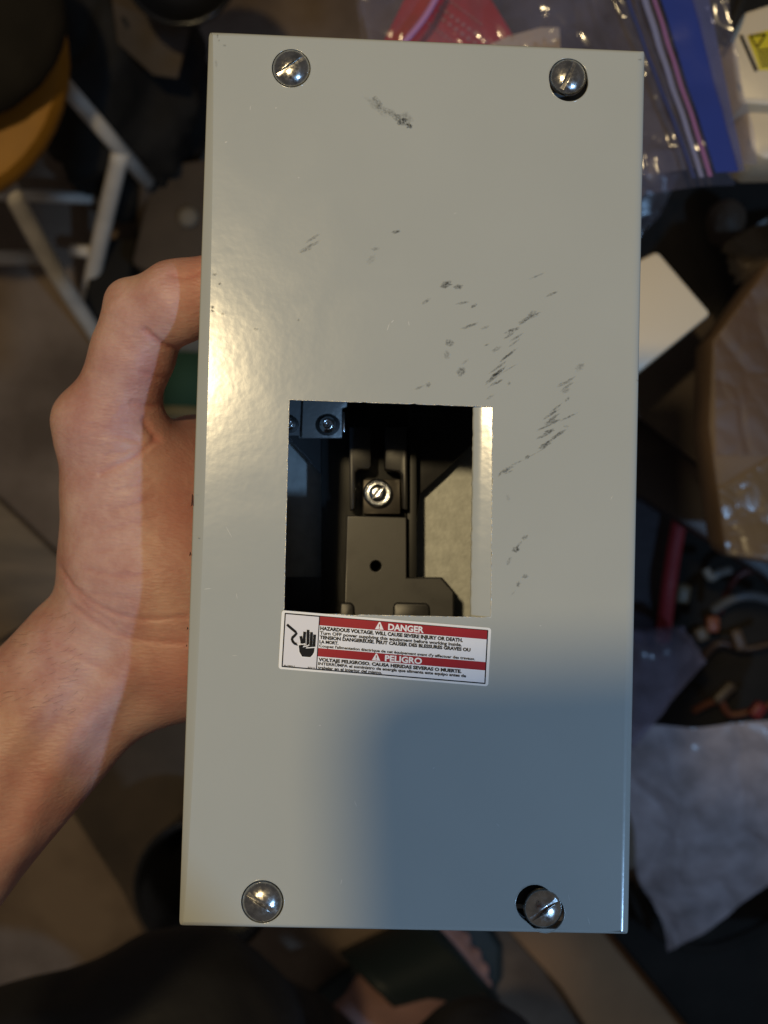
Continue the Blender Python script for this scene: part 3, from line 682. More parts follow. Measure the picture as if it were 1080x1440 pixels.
for pts, dep, wd in (
    ([(203, 464), (222, 480), (238, 489), (254, 493)], .0010, .0008), ([(238, 385), (262, 390), (285, 378)], .0005, .0007),
    ([(198, 522), (225, 531), (246, 531)], .0004, .0007), ([(185, 566), (205, 571), (232, 570)], .0006, .0008),
    ([(203, 592), (211, 606), (222, 618)], .0008, .0010), ([(140, 666), (165, 655), (185, 645), (205, 630), (218, 618)], .0007, .0007),
    ([(120, 600), (160, 606), (195, 622)], .0003, .0008), ([(85, 800), (110, 832), (150, 858), (180, 868), (215, 871), (265, 868)], .0006, .0006),
    ([(100, 850), (150, 885), (200, 900), (262, 905)], .0005, .0009), ([(122, 800), (150, 808), (185, 812), (208, 806)], .0005, .0007),
    ([(95, 820), (120, 850), (160, 880)], .0004, .0008), ([(60, 895), (110, 925), (160, 950)], .0003, .0010), ([(130, 612), (170, 614), (200, 622)], .0003, .0006),
    ([(165, 690), (190, 684), (215, 672)], .0003, .0006), ([(150, 720), (180, 712), (216, 700)], .0003, .0006), ([(140, 748), (185, 738), (218, 728)], .0003, .0006),
    ([(150, 640), (175, 634), (200, 628)], .0003, .0006), ([(135, 775), (170, 770), (215, 762)], .0003, .0006), ([(110, 830), (140, 836), (190, 842)], .0003, .0006)):
    tot += crease(V, Nn, pts, .385, dep, wd)
ridge = crease(V, Nn, [(15, 1200), (70, 1090), (130, 1000), (180, 940)], .385, .0024, .006) + crease(V, Nn, [(-60, 1130), (0, 1050), (60, 985)], .385, .0016, .006)
dale = crease(V, Nn, [(0, 1160), (50, 1060), (105, 985), (150, 930)], .385, .0022, .005) + crease(V, Nn, [(40, 1230), (90, 1130), (150, 1040), (190, 985)], .385, .0016, .005)
nz = np.array([noise.noise(Vector((float(p[0]), float(p[1]), float(p[2]))) * 55) for p in V[::1]], np.float32) * .0006
V = V + Nn * (.5 * ridge - .5 * dale - tot + nz)[:, None]
V = relax(V, Fq, 2, .4)
arm = np_mesh('arm', V, Fq, M['skin'], person)
arm['label'] = 'bare forearm and hand gripping the box'
# redder at finger joint and palm; crease shade painted into the skin colour
sxp = 540 + V[:, 0] / (H - V[:, 2]) / K; syp = 720 - V[:, 1] / (H - V[:, 2]) / K
def g_(u, v, su, sv): return np.exp(-((sxp - u) / su) ** 2 - ((syp - v) / sv) ** 2)
bl = .55 * g_(262, 940, 60, 60) + .45 * g_(270, 390, 40, 40) + .5 * g_(255, 690, 40, 110) + .35 * g_(215, 560, 30, 60) + .35 * g_(60, 1150, 60, 80) + np.clip(tot / .0009, 0, 1) * .55
arm.data.attributes.new('blush_shade', 'FLOAT', 'POINT').data.foreach_set('value', np.clip(bl, 0, .85).astype(np.float32))
# thumbnail seen edge on
nl = mat('nail', (.62, .36, .29), .25, sss=.2)
vsn = []; fsn = []
for i in range(9):
    for j in range(7):
        t = i / 8; s_ = (j / 6 - .5)
        base = W(262 + 50 * t, 368 - 20 * t, .368 + .008 * abs(s_))
        vsn.append(base + Vector((0, .0012 - .004 * s_ * s_, -.011 * s_ - .006)))
for i in range(8):
    for j in range(6): fsn.append([i * 7 + j, (i + 1) * 7 + j, (i + 1) * 7 + j + 1, i * 7 + j + 1])
mesh_obj('thumbnail', vsn, fsn, nl, person, smooth=True, world=True)
# fine arm hairs
hv, hf = [], []
hair_m = mat('arm_hair', (.05, .028, .018), .6)
rng = random.Random(3)
bvh_pts = V
for i in range(90):
    u = rng.uniform(2, 120); v = rng.uniform(860, 1000)
    if v < 868 + (0 - u) * .9 + 14 or v > 1120 - u: 
        if v < 880 - u * .9 + 18: continue
    dd = (sxp - u) ** 2 + (syp - v) ** 2 + (Nn[:, 2] < .2) * 1e5
    k = int(np.argmin(dd)); p = Vector(V[k]) + Vector(Nn[k]) * .00005; an = rng.uniform(1.9, 2.9); ln = rng.uniform(.002, .0045)
    d = Vector((math.cos(an), -math.sin(an) * .6, 0)); n_ = Vector(Nn[k]); sd = d.cross(n_).normalized() * .000022
    i0 = len(hv); e = p + d * ln + n_ * .0007; mid = p + d * ln * .5 + n_ * .0006
    hv += [p + sd, p - sd, mid - sd, mid + sd, e]; hf += [[i0, i0 + 1, i0 + 2, i0 + 3], [i0 + 3, i0 + 2, i0 + 4]]
o = mesh_obj('arm_hair', hv, hf, hair_m, person, world=True); o['kind'] = 'stuff'

# ---- foot, slide sandal, trousers
fd = 1.19
fp = [pr((470, 1470, 1.10, 44), (560, 1405, 1.165, 50), 1, 0), pr((560, 1405, 1.165, 52), (612, 1362, 1.19, 54), .7, .03)]
for (u, v, r) in ((628, 1302, 18), (646, 1325, 13.5), (662, 1347, 12.5), (673, 1367, 12), (678, 1388, 11)):
    fp.append(pr((600 + (u - 646) * .5, 1362 + (v - 1340) * .6, fd, r * 1.1), (u - 10, v + 8, fd - .004, r), .9, .012)); fp.append(pr((u - 10, v + 8, fd - .004, r), (u + 3, v - 3, fd + .004, r * 1.02), .9, .003))
V2, F2 = sdf_mesh(fp, (-.10, -.56, H - 1.235), (.13, -.35, H - 1.04), .0026); V2 = relax(V2, F2, 4)
foot = np_mesh('foot', V2, F2, mat('foot_skin', (.40, .23, .20), .6, var=.15, vscale=40, sss=.2), person)
rubber = mat('sandal_rubber', (.012, .022, .024), .6, bump=.2, bscale=150)
def pathpoly(pts, d): return [tuple(W(u, v, d).xy) for u, v in pts]
sole = prism('sandal_sole', [(x - person.location.x, y - person.location.y) for x, y in pathpoly([(420, 1480), (440, 1400), (520, 1340), (590, 1296), (640, 1276), (680, 1290), (706, 1330), (706, 1375), (690, 1405), (640, 1440), (560, 1490)], 1.225)], .006, .028, rubber, person, .006, 3)
# strap: arched sheet across the foot
vs_, fs_ = [], []
A0, A1 = (548, 1350), (590, 1300)      # inner far side: left edge / right edge
for i in range(17):
    t = i / 16; lift = math.sin(math.pi * t) ** .55
    for j in range(9):
        s_ = j / 8
        u = lerp(lerp(478, 598, s_), lerp(588, 702, s_), t); v = lerp(lerp(1340, 1284, s_), lerp(1452, 1404, s_), t)
        d = 1.225 - lift * (.112 - .040 * s_)
        vs_.append(W(u, v, d))
for i in range(16):
    for j in range(8): fs_.append([i * 9 + j, i * 9 + j + 1, (i + 1) * 9 + j + 1, (i + 1) * 9 + j])
st = mesh_obj('sandal_strap', vs_, fs_, rubber, person, smooth=True, world=True)
sm = st.modifiers.new('s', 'SOLIDIFY'); sm.thickness = .005; sm.offset = 0
cloth = mat('black_trouser_cloth', (.014, .0135, .0145), .62, bump=.4, bscale=120, var=.3, vscale=30)
def limb(name, prs, lo, hi, step, amp):
    V_, F_ = sdf_mesh(prs, lo, hi, step); V_ = relax(V_, F_, 4); n_ = vnormals(V_, F_)
    w = np.array([noise.noise(Vector((float(p[0]) * 14, float(p[1]) * 22, float(p[2]) * 14))) + .5 * noise.noise(Vector((float(p[0]) * 40, float(p[1]) * 50, float(p[2]) * 40))) for p in V_], np.float32)
    return np_mesh(name, V_ + n_ * w[:, None] * amp, F_, cloth, person)
limb('trouser_leg', [pr((250, 1485, .78, 166), (-160, 1660, .72, 200), 1, 0), pr((262, 1490, .80, 155), (455, 1475, 1.12, 62), 1, .03)], (-.42, -.62, .02), (.02, -.22, H - .58), .005, .005)
limb('trouser_leg', [pr((672, 1512, .80, 92), (600, 1750, .72, 180), 1, 0), pr((672, 1515, .82, 90), (760, 1560, 1.10, 60), 1, .03)], (-.08, -.68, .03), (.26, -.28, H - .58), .005, .004)

# ================================================================== SETTING
def floor_mat():
    m = mat('dirty_concrete', (.215, .155, .110), .8, base2=(.105, .070, .046), vscale=8, detail=9, bump=.5, bscale=60, bdist=.003, vlo=.38, vhi=.62)
    return m
fl = mesh_obj('floor', [(-3, -3, 0), (3, -3, 0), (3, 3, 0), (-3, 3, 0)], [[0, 1, 2, 3]], floor_mat()); tag(fl, kind='structure')

# ---- the phone that takes the picture, held flat over the box; its lens sits at the camera
ph = empty('smartphone', (-0.0357, -0.031, H + .0045)); tag(ph, 'black smartphone held face up level above the grey metal box', 'smartphone')
pm = mat('phone_glass_black', (.012, .012, .013), .2)
prism('phone_body', rrect(-.042, -.085, .042, .085, .014), 0, .009, pm, ph, .0008)
sc_ = prism('screen', rrect(-.038, -.080, .038, .080, .010), .0091, .0094, pm, ph)
lathe('lens_ring', [(.0055, -.0001), (.0055, -.0012), (.0048, -.0012), (.0046, -.0001)], mat('lens_ring_metal', (.1, .1, .1), .3, 1), ph, 32, (.0357, .031, 0))
ph.rotation_euler = (0, 0, math.radians(2.5))

# the other hand, out of view, added for its shadow; palm up, carrying the phone
hz = H - .012
ph2 = [(Vector((.30, -.50, H - .16)), Vector((.090, -.185, H - .035)), .044, .029, .85, 0), (Vector((.090, -.185, H - .035)), Vector((.052, -.125, H - .024)), .028, .026, .8, .02),
       (Vector((.044, -.085, H - .024)), Vector((.050, -.120, H - .024)), .019, .021, .7, .02),
       (Vector((.060, -.115, H - .018)), Vector((.0505, -.070, H + .006)), .014, .0105, 1, .012), (Vector((.0505, -.070, H + .006)), Vector((.022, -.045, H + .0225)), .0100, .0085, 1, .004)]
for i, yy in enumerate((-.070, -.091, -.112, -.131)):
    r0 = (.0085, .0088, .0084, .0074)[i]; xe = (-.070, -.076, -.072, -.058)[i]
    a = Vector((.040, yy - .005, H - .024)); b = Vector((-.002, yy, H - .0065 - r0)); c_ = Vector((-.045, yy + .001, H - .0035 - r0)); e = Vector((xe - .018, yy + .002, H + .002))
    ph2 += [(a, b, r0 * 1.25, r0, 1, .008), (b, c_, r0, r0 * .93, 1, .002), (c_, e, r0 * .93, r0 * .8, 1, .002)]
V3, F3 = sdf_mesh(ph2, (-.115, -.40, H - .15), (.24, -.02, H + .04), .002); V3 = relax(V3, F3, 4)
arm2 = np_mesh('arm', V3, F3, M['skin'], person); arm2['label'] = 'unseen hand and forearm carrying the phone'

# ================================================================== CLUTTER ON THE FLOOR
def Px(u, v, d): return tuple(W(u, v, d))
def lump(name, u, v, d, ru, rv, rz, m, parent=None, amp=.12, fr=9, seed=0, flat_bottom=None):
    bm = bmesh.new(); bmesh.ops.create_icosphere(bm, subdivisions=5, radius=1)
    c = W(u, v, d); a, b = ru * K * d, rv * K * d
    for vv in bm.verts:
        n_ = vv.co.copy(); p = Vector((n_.x * a, n_.y * b, n_.z * rz))
        w = 1 + amp * (noise.noise(p * fr * 6 + Vector((seed, 0, 0))) + .5 * abs(noise.noise(p * fr * 16 + Vector((0, seed, 0)))))
        p *= w; q_ = c + p; q_.z = max(q_.z, .004) if flat_bottom is None else max(q_.z, flat_bottom); vv.co = q_
    me = bpy.data.meshes.new(name); bm.to_mesh(me); bm.free(); me.materials.append(m)
    for p in me.polygons: p.use_smooth = True
    o = bpy.data.objects.new(name, me); COL.objects.link(o)
    if parent: me.transform(parent.matrix_world.inverted()); o.parent = parent
    return o
def slab(name, pts, d, th, m, parent=None, bevel=.001, tilt=None):
    """slab whose top face has the outline pts at camera distance d"""
    P = [W(u, v, d) for u, v in pts]; z = H - d
    o = prism(name, [(p.x, p.y) for p in P], z - th, z, m, None, bevel)
    if parent: o.data.transform(parent.matrix_world.inverted()); o.parent = parent
    return o
def sheet(name, quad, m, parent=None, nx=60, ny=60, amp=.006, fr=12, seed=0, ridges=0.0, dome=0.0):
    """crumpled sheet over a quad of world points"""
    A, B, C_, D = [Vector(p) for p in quad]; vs = []; fs = []
    for j in range(ny + 1):
        for i in range(nx + 1):
            s, t = i / nx, j / ny; p = A.lerp(B, s).lerp(D.lerp(C_, s), t)
            h = noise.noise(Vector((p.x * fr, p.y * fr, seed))) * amp + noise.noise(Vector((p.x * fr * 2.7, p.y * fr * 2.7, seed + 4))) * amp * .45
            if ridges:
                # straight creases: valleys between flat-ish facets, at two sizes, stretched along the diagonal
                for fq, am in ((fr * .8, 1.0), (fr * 2.1, .45), (fr * 4.5, .16)):
                    wx = noise.noise(Vector((p.x * fq * .7, p.y * fq * .7, seed + 31))) * .35
                    dd, pp = noise.voronoi(Vector(((p.x + p.y * .6) * fq + wx, (p.y - p.x * .6) * fq * .55 + wx, seed * 1.7)))
                    h += min((dd[1] - dd[0]) * 1.3, .55) * ridges * am
            h += dome * math.sin(math.pi * s) ** .6 * math.sin(math.pi * t) ** .6
            jx = noise.noise(Vector((s * 4, t * 4, seed + 2))) * amp * .6
            vs.append(p + Vector((jx, jx * .7, h)))
    for j in range(ny):
        for i in range(nx): fs.append([(j + 1) * (nx + 1) + i, (j + 1) * (nx + 1) + i + 1, j * (nx + 1) + i + 1, j * (nx + 1) + i])
    o = mesh_obj(name, vs, fs, m, parent, smooth=True, world=parent is not None); return o
card = mat('brown_cardboard', (.17, .105, .058), .6, var=.35, vscale=14, bump=.3, bscale=160, detail=7)
dcard = mat('dull_brown_card', (.075, .052, .035), .7, var=.4, vscale=16, bump=.3, bscale=90, detail=7)
blackp = mat('black_matte', (.019, .0165, .014), .8, spec=.2, bump=.3, bscale=80, var=.4, vscale=20)
blackg = mat('black_glossy', (.008, .008, .009), .22, bump=.2, bscale=40)
tubem = mat('white_painted_tube', (.70, .63, .54), .4, var=.25, vscale=30, detail=6)
yel = mat('yellow_plastic', (.52, .24, .018), .6, var=.25, vscale=12, bump=.1, bscale=100)
creamb = mat('cream_lid_plastic', (.84, .70, .50), .35, bump=.1, bscale=400)
creamp = mat('cream_plastic', (.66, .55, .39), .38, var=.08, vscale=25, bump=.1, bscale=400)

dcard2 = mat('pale_card', (.20, .17, .13), .8)
# --- stool with yellow seat
st_ = empty('stool', (W(-95, 150, 1.25).x, W(-95, 150, 1.25).y, 0)); tag(st_, 'stool with yellow seat and white tubular legs left of the grey box', 'stool')
def ell(u, v, d, ru, rv, n=40, rot=0):
    return [(u + ru * math.cos(2 * math.pi * k / n), v + rv * math.sin(2 * math.pi * k / n)) for k in range(n)]
slab('seat', ell(-98, 78, 0, 186, 205), .93, .035, yel, st_, .012)
def tb(name, pts, rpx, m, parent): return tube(name, smooth_path([W(*p) for p in pts], 5) if len(pts) > 2 else [W(*p) for p in pts], rpx * K * pts[0][2], m, parent, 14)
tb('leg', [(12, 262, .97), (80, 385, 1.10), (158, 505, 1.24)], 13.5, tubem, st_)
tb('leg', [(84, 112, 1.0), (208, 256, 1.13)], 12, tubem, st_)
tb('leg', [(206, 254, 1.135), (196, 345, 1.235)], 9, dcard, st_)
tb('leg', [(170, 212, 1.085), (145, 320, 1.16), (122, 425, 1.235)], 13, tubem, st_)
tb('crossbar', [(-40, 272, 1.16), (148, 280, 1.165)], 8, tubem, st_)
tb('crossbar', [(-40, 363, 1.2), (60, 362, 1.205)], 10, tubem, st_)
tb('crossbar', [(102, 352, 1.2), (140, 355, 1.19)], 9, tubem, st_)
bk = lump('round_black_bag', -62, 22, .895, 155, 150, .03, blackp, amp=.03, flat_bottom=None); tag(bk, 'round black fabric bag lying on the yellow stool seat', 'bag')
bb = lump('black_bag', 165, 110, 1.16, 130, 165, .10, blackp, amp=.35, seed=3, fr=3); tag(bb, 'large slumped black bag on the floor between stool and box', 'bag')
cb = slab('cardboard_sheet', [(150, -60), (290, -60), (250, 110), (215, 105), (165, 60)], 1.04, .004, dcard); tag(cb, 'dull brown cardboard sheet propped above the black bag', 'cardboard')
tub = lathe('black_bowl', [(.001, .0), (.03, .002), (.042, .03), (.0445, .032), (.046, .030), (.034, -.003), (.001, -.004)], blackg, None, 40); tub.location = W(264, -24, .98); tag(tub, 'glossy black bowl with a glinting rim behind the top left corner', 'bowl')
pb = slab('paper_parcel', [(215, 232), (300, 220), (310, 430), (183, 372)], 1.15, .09, dcard, None, .006); tag(pb, 'brown paper parcel on the floor above the thumb', 'parcel')
pale_blob = lathe('blob', [(.0001, .0), (.004, -.0005), (.008, -.003), (.010, -.006), (.008, -.012)], dcard2, None, 20); pale_blob.location = W(263, 303, 1.14); tag(pale_blob, 'small round pale pebble lying on the brown paper parcel', 'blob')  # added pale blob for an unidentified paler spot on the parcel
co = slab('dark_box', [(135, 335), (192, 335), (180, 400), (150, 460), (110, 460)], 1.2, .045, blackp, None, .003); tag(co, 'low black box on the floor beside the stool leg', 'box')

# --- bottle seen in the gap between thumb and palm
bt = empty('bottle', (W(262, 590, 1.2).x, W(262, 590, 1.2).y, 0)); tag(bt, 'grey plastic bottle with green band seen between thumb and palm', 'bottle')
def cyl(name, p, q_, r, m, par): return tube(name, [p, q_], r, m, par, 28)
gm = mat('green_label', (.030, .070, .042), .8, spec=.2); gy = mat('bottle_grey', (.16, .15, .13), .7, spec=.2); yb = mat('bottle_yellow', (.16, .13, .06), .8)
cyl('bottle_body', W(268, 590, 1.2), W(266, 700, 1.2), .030, gy, bt); cyl('green_band', W(272, 500, 1.2), W(269, 575, 1.2), .0285, gm, bt); cyl('yellow_band', W(269, 575.2, 1.2), W(268, 589.8, 1.2), .029, yb, bt); cyl('cap', W(272, 462, 1.2), W(272, 499.8, 1.2), .026, gy, bt)

# --- floor level scraps
wood = mat('pale_wood', (.20, .135, .075), .6, var=.45, vscale=9, bump=.3, bscale=60, stretch=(1, 5, 1), detail=7)
ws = slab('wood_scrap', [(-90, 640), (-6, 700), (92, 792), (80, 850), (0, 900), (-120, 930)], 1.225, .02, wood, None, .002); tag(ws, 'pale wood offcut on the floor left of the wrist', 'wood')
bp_ = slab('brown_paper', [(96, 1135), (170, 1000), (300, 930), (330, 1180), (300, 1330), (205, 1322), (170, 1250)], 1.247, .002, dcard, None, .0004); tag(bp_, 'flat brown paper on the floor below the forearm', 'paper')
bu = lathe('black_bucket', [(.001, 0), (.055, 0), (.062, .12), (.064, .125), (.058, .125), (.05, .01), (.001, .008)], blackg, None, 40); bu.location = (W(303, 1215, 1.2).x, W(303, 1215, 1.2).y, .001); tag(bu, 'small black bucket half hidden by the lower left edge', 'bucket')
pl = slab('cardboard_strip', [(690, 1280), (850, 1290), (1010, 1440), (1060, 1520), (860, 1500), (790, 1390)], 1.20, .008, mat('orange_brown_card', (.36, .19, .085), .75, var=.3, vscale=12, detail=6), None, .001); tag(pl, 'long brown cardboard strip on the floor right of the sandal', 'cardboard')
db = slab('black_case', [(840, 1290), (1150, 1290), (1150, 1560), (1060, 1560)], 1.12, .10, blackp, None, .008); tag(db, 'black case on the floor in the bottom right corner', 'case')

# --- right side: dark crates that carry the bag, charger and boxes
cr = slab('black_crate', [(700, -140), (1300, -140), (1300, 330), (1140, 520), (1005, 470), (860, 500), (700, 470)], .93, .30, blackp, None, .01); tag(cr, 'wide black crate under the zip bag and cream power unit', 'crate')
wb = empty('white_box', tuple(W(900, 450, .9))); tag(wb, 'flat cream white box poking out beside the right edge', 'box')
slab('lid', [(790, 420), (925, 352), (1001, 441), (860, 556)], .77, .008, creamb, wb, .003)
slab('tray', [(794, 422), (925, 356), (999, 443), (860, 552)], .779, .022, creamb, wb, .003)
bc = slab('brown_folder', [(820, 560), (1003, 440), (1040, 640), (1030, 690), (905, 590)], .90, .006, dcard, None, .001); tag(bc, 'dark brown folder under the flat cream box', 'folder')
bd = slab('dark_board', [(800, 540), (905, 578), (1140, 745), (1140, 880), (1075, 812), (905, 700), (800, 660)], .93, .02, mat('dark_plum_board', (.030, .020, .020), .45, var=.3, vscale=15), None, .004); tag(bd, 'dark plum coloured board sloping below the brown folder', 'board')
# cardboard box wrapped in shiny tape
kb = empty('cardboard_box', tuple(W(1100, 600, .9))); tag(kb, 'brown cardboard box with crumpled clear tape at the right edge', 'cardboard box')
slab('carton', [(1000, 478), (1085, 362), (1300, 330), (1300, 800), (1082, 792), (1040, 784), (1020, 774), (1008, 700), (995, 600)], .80, .045, card, kb, .006)
tp = film('clear_tape', (.80, .68, .54), .12, .5, (.20, .13, .08))
sheet('tape', [W(1003, 482, .797), W(1090, 366, .797), W(1140, 640, .797), W(1006, 640, .797)], tp, kb, 110, 110, .0012, 14, 2, .0035)
sheet('tape', [W(1010, 690, .797), W(1110, 630, .797), W(1120, 788, .796), W(1022, 780, .796)], film('clear_tape_gold', (.9, .78, .55), .25, .25, (.3, .22, .13)), kb, 80, 80, .0015, 20, 7, .004)

# --- cream power unit with a yellow warning label
pu = empty('power_unit', tuple(W(1120, 120, .9))); tag(pu, 'cream power unit with black and yellow warning label, top right', 'power unit')
slab('housing', [(1027, 55), (1031, 42), (1046, 16), (1090, 2), (1240, -20), (1240, 160), (1046, 146), (1039, 141)], .64, .05, creamp, pu, .004)
slab('lower_housing', [(1048, 146), (1240, 161), (1240, 222), (1076, 225), (1062, 218), (1054, 206)], .652, .05, creamp, pu, .005)
slab('vent_slot', [(1040, 50), (1044, 48), (1066, 98), (1062, 101)], .6392, .0006, ink, pu, .0001)
yl = mat('yellow_warning_label', (.62, .50, .02), .4)
slab('warning_label', [(1051, 50), (1130, 30), (1144, 96), (1068, 99)], .6394, .0005, yl, pu, .0001)
def tri(u, v, s, h_=0):
    a, b, c_ = (u - s, v - s * .7), (u + s, v - s * .9), (u - s * .1, v + s * .8); return a, b, c_
for (u, v) in ((1066, 58),):
    a, b, c_ = tri(u, v, 11)
    for p, q2 in ((a, b), (b, c_), (c_, a)):
        tube('triangle_mark', [W(*p, .6384), W(*q2, .6384)], .0004, ink, pu, 6)
for k in range(5):
    u0, v0 = 1063 + k * 1.5, 70 + k * 5.4
    slab('printed_line', [(u0 + 1, v0), (u0 + 34, v0 - 4), (u0 + 34.6, v0 - 2), (u0 + 1.6, v0 + 2)], .6386, .0002, ink, pu, .00001)
cd = tube('power_cord', smooth_path([W(1020, 60, .64), W(1026, 42, .628), W(1040, 8, .628), W(1052, -40, .64)], 6), .0026, blackp, pu, 12)

# --- zip bag
zb_ = empty('zip_bag', tuple(W(800, 100, .85))); tag(zb_, 'clear plastic zip bag with blue seal holding a red packet', 'zip bag')
zf = film('clear_bag_film', (.84, .83, .90), .17, .11, (.36, .33, .42)); bluef = mat('blue_seal', (.024, .045, .24), .22, bump=.3, bscale=90, coat=.5)
Q = [W(485, -90, .64), W(985, -90, .64), W(1049, 246, .64), W(560, 300, .64)]
sheet('bag_front', [p + Vector((0, 0, .019)) for p in Q], zf, zb_, 280, 180, .005, 17, 1, .0080)
sheet('bag_back', [p + Vector((0, 0, -.020)) for p in Q], zf, zb_, 80, 60, .004, 16, 5, .002)
def strip(name, a0, a1, b0, b1, m, lift, n=60, amp=.004, seed=1):
    vs = []; fs = []
    for i in range(n + 1):
        t = i / n
        for k in range(5):
            s = k / 4; u = lerp(lerp(a0[0], a1[0], s), lerp(b0[0], b1[0], s), t); v = lerp(lerp(a0[1], a1[1], s), lerp(b0[1], b1[1], s), t)
            p = W(u, v, .64 - lift); p.z += noise.noise(Vector((p.x * 18, p.y * 18, seed))) * amp + noise.noise(Vector((p.x * 70, p.y * 70, seed))) * amp * .5; vs.append(p)
    for i in range(n):
        for k in range(4): fs.append([(i + 1) * 5 + k, (i + 1) * 5 + k + 1, i * 5 + k + 1, i * 5 + k])
    return mesh_obj(name, vs, fs, m, zb_, smooth=True, world=True)
strip('blue_seal', (912, -60), (962, -60), (1006, 243), (1040, 241), bluef, .036, amp=.002)
strip('seal_ridge', (858, -60), (864, -60), (974, 250), (979, 250), mat('dark_blue_ridge', (.04, .05, .14), .2, coat=.5), .034, amp=.002)
strip('seal_ridge', (900, -60), (905, -60), (996, 248), (1002, 248), mat('violet_ridge', (.28, .12, .26), .2, coat=.5), .034, amp=.002)
strip('seal_ridge', (884, -60), (893, -60), (984, 249), (990, 249), mat('pale_ridge', (.22, .22, .34), .15, coat=.5), .034, amp=.002)
btf = film('blue_tint_film', (.45, .50, .80), .4, .2, (.16, .17, .34))
strip('blue_margin', (957, -60), (984, -60), (1038, 241), (1047, 240), btf, .0365, amp=.002)
redp = mat('red_packet', (.60, .018, .022), .45, var=.2, vscale=30, coat=.3)
rp = slab('red_packet', [(528, 80), (592, -50), (668, -40), (735, 70), (735, 110), (530, 110)], .630, .003, redp, zb_, .001)
pale = mat('pale_red_print', (.50, .16, .16), .5)
for k, (dx, ln, hh) in enumerate(((0, 60, 4), (8, 84, 7), (14, 92, 7), (24, 62, 4))):
    # rows of faint print running down to the right
    x0_, y0_ = 618 - dx * .9, -12 + dx * 1.6
    n_ = 11
    for i in range(n_):
        a = (x0_ + i * ln / n_ * 1.05, y0_ + i * ln / n_ * .78); w_ = ln / n_ * .6
        slab('printed_mark', [a, (a[0] + w_, a[1] + w_ * .75), (a[0] + w_ - hh * .5, a[1] + w_ * .75 + hh * .6), (a[0] - hh * .5, a[1] + hh * .6)], .6290, .0002, pale, zb_, .00001)
pc = slab('paper_slip', [(680, 66), (716, 50), (760, 38), (787, 38), (790, 100), (690, 110)], .628, .002, creamp, zb_, .0005)
tube('fold_line', smooth_path([W(566, 62, .612), W(590, 34, .611), (W(606, 10, .611)), W(622, -20, .612)], 5), .0016, mat('violet_fold', (.45, .22, .42), .15), zb_, 8)
slab('red_tag', [(955, -20), (972, -20), (985, 40), (976, 55)], .629, .002, redp, zb_, .0005)

# small clear bag hanging out below the zip bag, straw coloured packing among the crates
b2 = sheet('small_clear_bag', [W(860, 235, .86), W(955, 245, .86), W(930, 300, .87), W(870, 365, .88)], film('grey_film', (.7, .72, .8), .2, .25, (.22, .23, .30)), None, 40, 40, .008, 16, 3, .006); tag(b2, 'small clear bag tucked under the corner of the zip bag', 'plastic bag')
b3 = lump('brown_pouch', 1022, 315, .90, 26, 30, .02, dcard, amp=.2, seed=6); tag(b3, 'small rounded brown pouch above the cardboard box', 'pouch')
b4 = sheet('gold_wrapper', [W(1015, 345, .89), W(1090, 300, .89), W(1095, 385, .88), W(1030, 400, .88)], film('gold_film', (.6, .45, .22), .8, .42, (.12, .080, .035)), None, 50, 50, .010, 18, 8, .008); tag(b4, 'crumpled shiny gold wrapper beside the brown pouch', 'wrapper')

# --- clutter lower right
rs = empty('work_bag', (W(900, 810, 1.1).x, W(900, 810, 1.1).y, .02)); tag(rs, 'dark grey work bag with a red strap below the plum board', 'bag')
slab('bag_fabric', [(800, 690), (955, 700), (936, 900), (800, 920)], 1.02, .08, mat('dark_weave', (.028, .024, .032), .7, bump=.6, bscale=200, var=.4, vscale=60, stretch=(1, 8, 1)), rs, .008)
tube('red_strap', smooth_path([W(958, 720, 1.0), W(947, 780, 1.0), W(940, 830, 1.0), W(932, 900, 1.02)], 6), .0062, mat('red_webbing', (.21, .012, .018), .6, bump=.5, bscale=300), rs, 12)
bin_ = slab('black_tray', [(930, 740), (1200, 740), (1200, 1060), (900, 1060)], 1.16, .05, blackp, None, .01); tag(bin_, 'black tray holding loose cables and tools, lower right', 'tray')
cc = lambda c, r=.45: mat('cable_' + str(len(bpy.data.materials)), c, r)
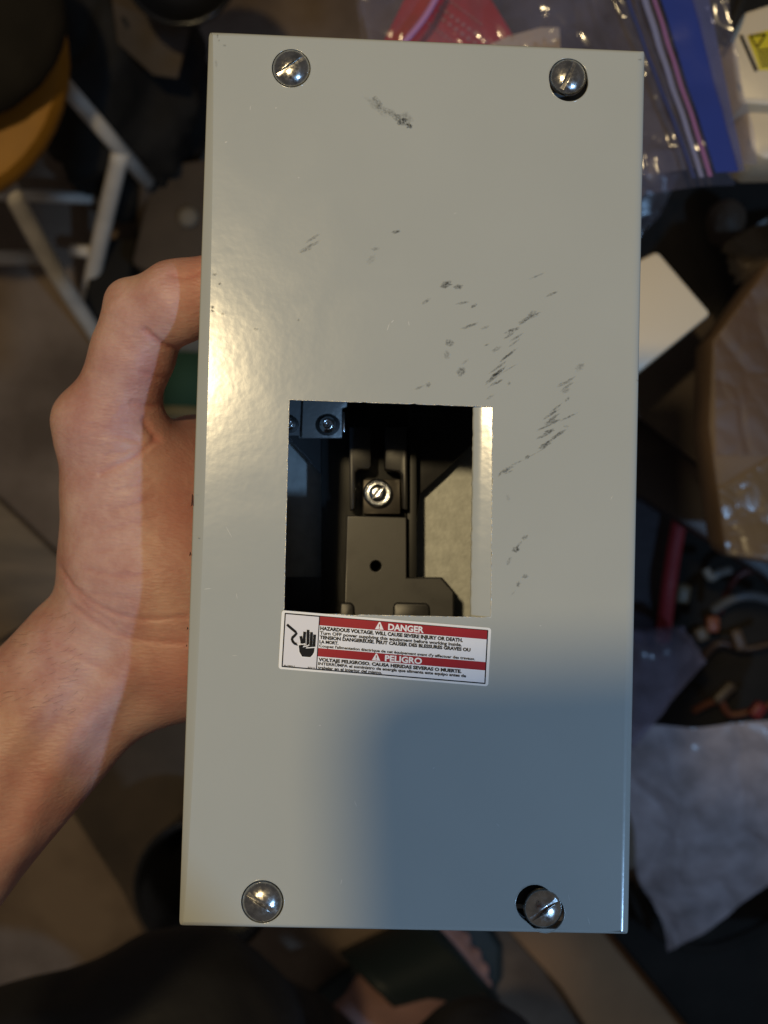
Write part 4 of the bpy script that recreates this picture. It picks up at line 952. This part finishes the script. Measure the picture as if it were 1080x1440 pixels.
cabs = [([(1003, 858, 1.10), (1030, 842, 1.09), (1060, 838, 1.09), (1100, 850, 1.1)], 6.5, (.10, .105, .11), 'grey cable end curving over the black tray'),
        ([(1012, 862, 1.12), (1035, 812, 1.10), (1075, 800, 1.10), (1110, 810, 1.1)], 5, (.07, .012, .010), 'dark red cable looping near the carton corner'),
        ([(992, 800, 1.08), (1000, 812, 1.08), (1010, 806, 1.08), (1025, 802, 1.09)], 6, (.14, .15, .15), 'short bent grey cable near the red strap'),
        ([(985, 930, 1.12), (1010, 905, 1.11), (1050, 912, 1.11), (1100, 900, 1.1)], 5, (.045, .022, .012), 'dark brown cable lying across the tray middle'),
        ([(975, 1000, 1.12), (1010, 985, 1.11), (1030, 1005, 1.11), (1085, 990, 1.1)], 5, (.12, .035, .012), 'rusty orange cable above the milky sheet')]
for pts, r, c_, lb in cabs:
    o = tube('cable', smooth_path([W(*p) for p in pts], 8), r * K * 1.1, cc(c_), None, 12); tag(o, lb, 'cable', 'cables loose in the black tray')
bits = [((1004, 878), 9, 12, (.20, .055, .02), 'orange wire connector among the cables'), ((988, 892), 10, 9, (.12, .085, .05), 'tan wooden peg among the cables'), ((1068, 1000), 12, 9, (.20, .02, .02), 'red plastic cap above the milky plastic sheet'),
        ((962, 835), 10, 14, (.09, .065, .03), 'olive brown clip right of the red strap'), ((1040, 900), 16, 8, (.08, .045, .02), 'brown plug lying right of the orange connector'), ((1020, 975), 18, 7, (.07, .05, .03), 'brown tool handle above the rusty cable')]
for i, ((u, v), a, b, c_, lb) in enumerate(bits):
    an = i * 1.1; pts = [(u + x * math.cos(an) - y * math.sin(an), v + x * math.sin(an) + y * math.cos(an)) for x, y in rrect(-a, -b, a, b, min(a, b) * .6)]
    o = slab('small_part', pts, 1.095, .012, cc(c_), None, .003); tag(o, lb, 'small part')
cbg = sheet('crumpled_clear_bag', [W(860, 885, .95), W(960, 880, .96), W(992, 930, .97), W(880, 1060, .97)], film('violet_grey_film', (.62, .62, .72), .45, .16, (.20, .18, .25)), None, 110, 110, .006, 10, 12, .010, .015); tag(cbg, 'crumpled clear bag catching a bright glint beside the right edge', 'plastic bag')
big = sheet('milky_plastic_sheet', [W(830, 1018, .98), W(1200, 1008, .98), W(1150, 1170, 1.0), W(940, 1340, 1.06)], film('milky_film', (.58, .57, .62), .60, .20, (.52, .47, .51)), None, 180, 150, .014, 6, 21, .022, .004); tag(big, 'large milky plastic sheet lying lower right of the box', 'plastic sheet')
wr = tube('cable', smooth_path([W(885, 1240, 1.1), W(905, 1290, 1.1), W(950, 1325, 1.12), (W(1010, 1330, 1.12)), W(1100, 1290, 1.12)], 8), .005, blackp, None, 12); tag(wr, 'black cable curving below the milky plastic sheet', 'cable')
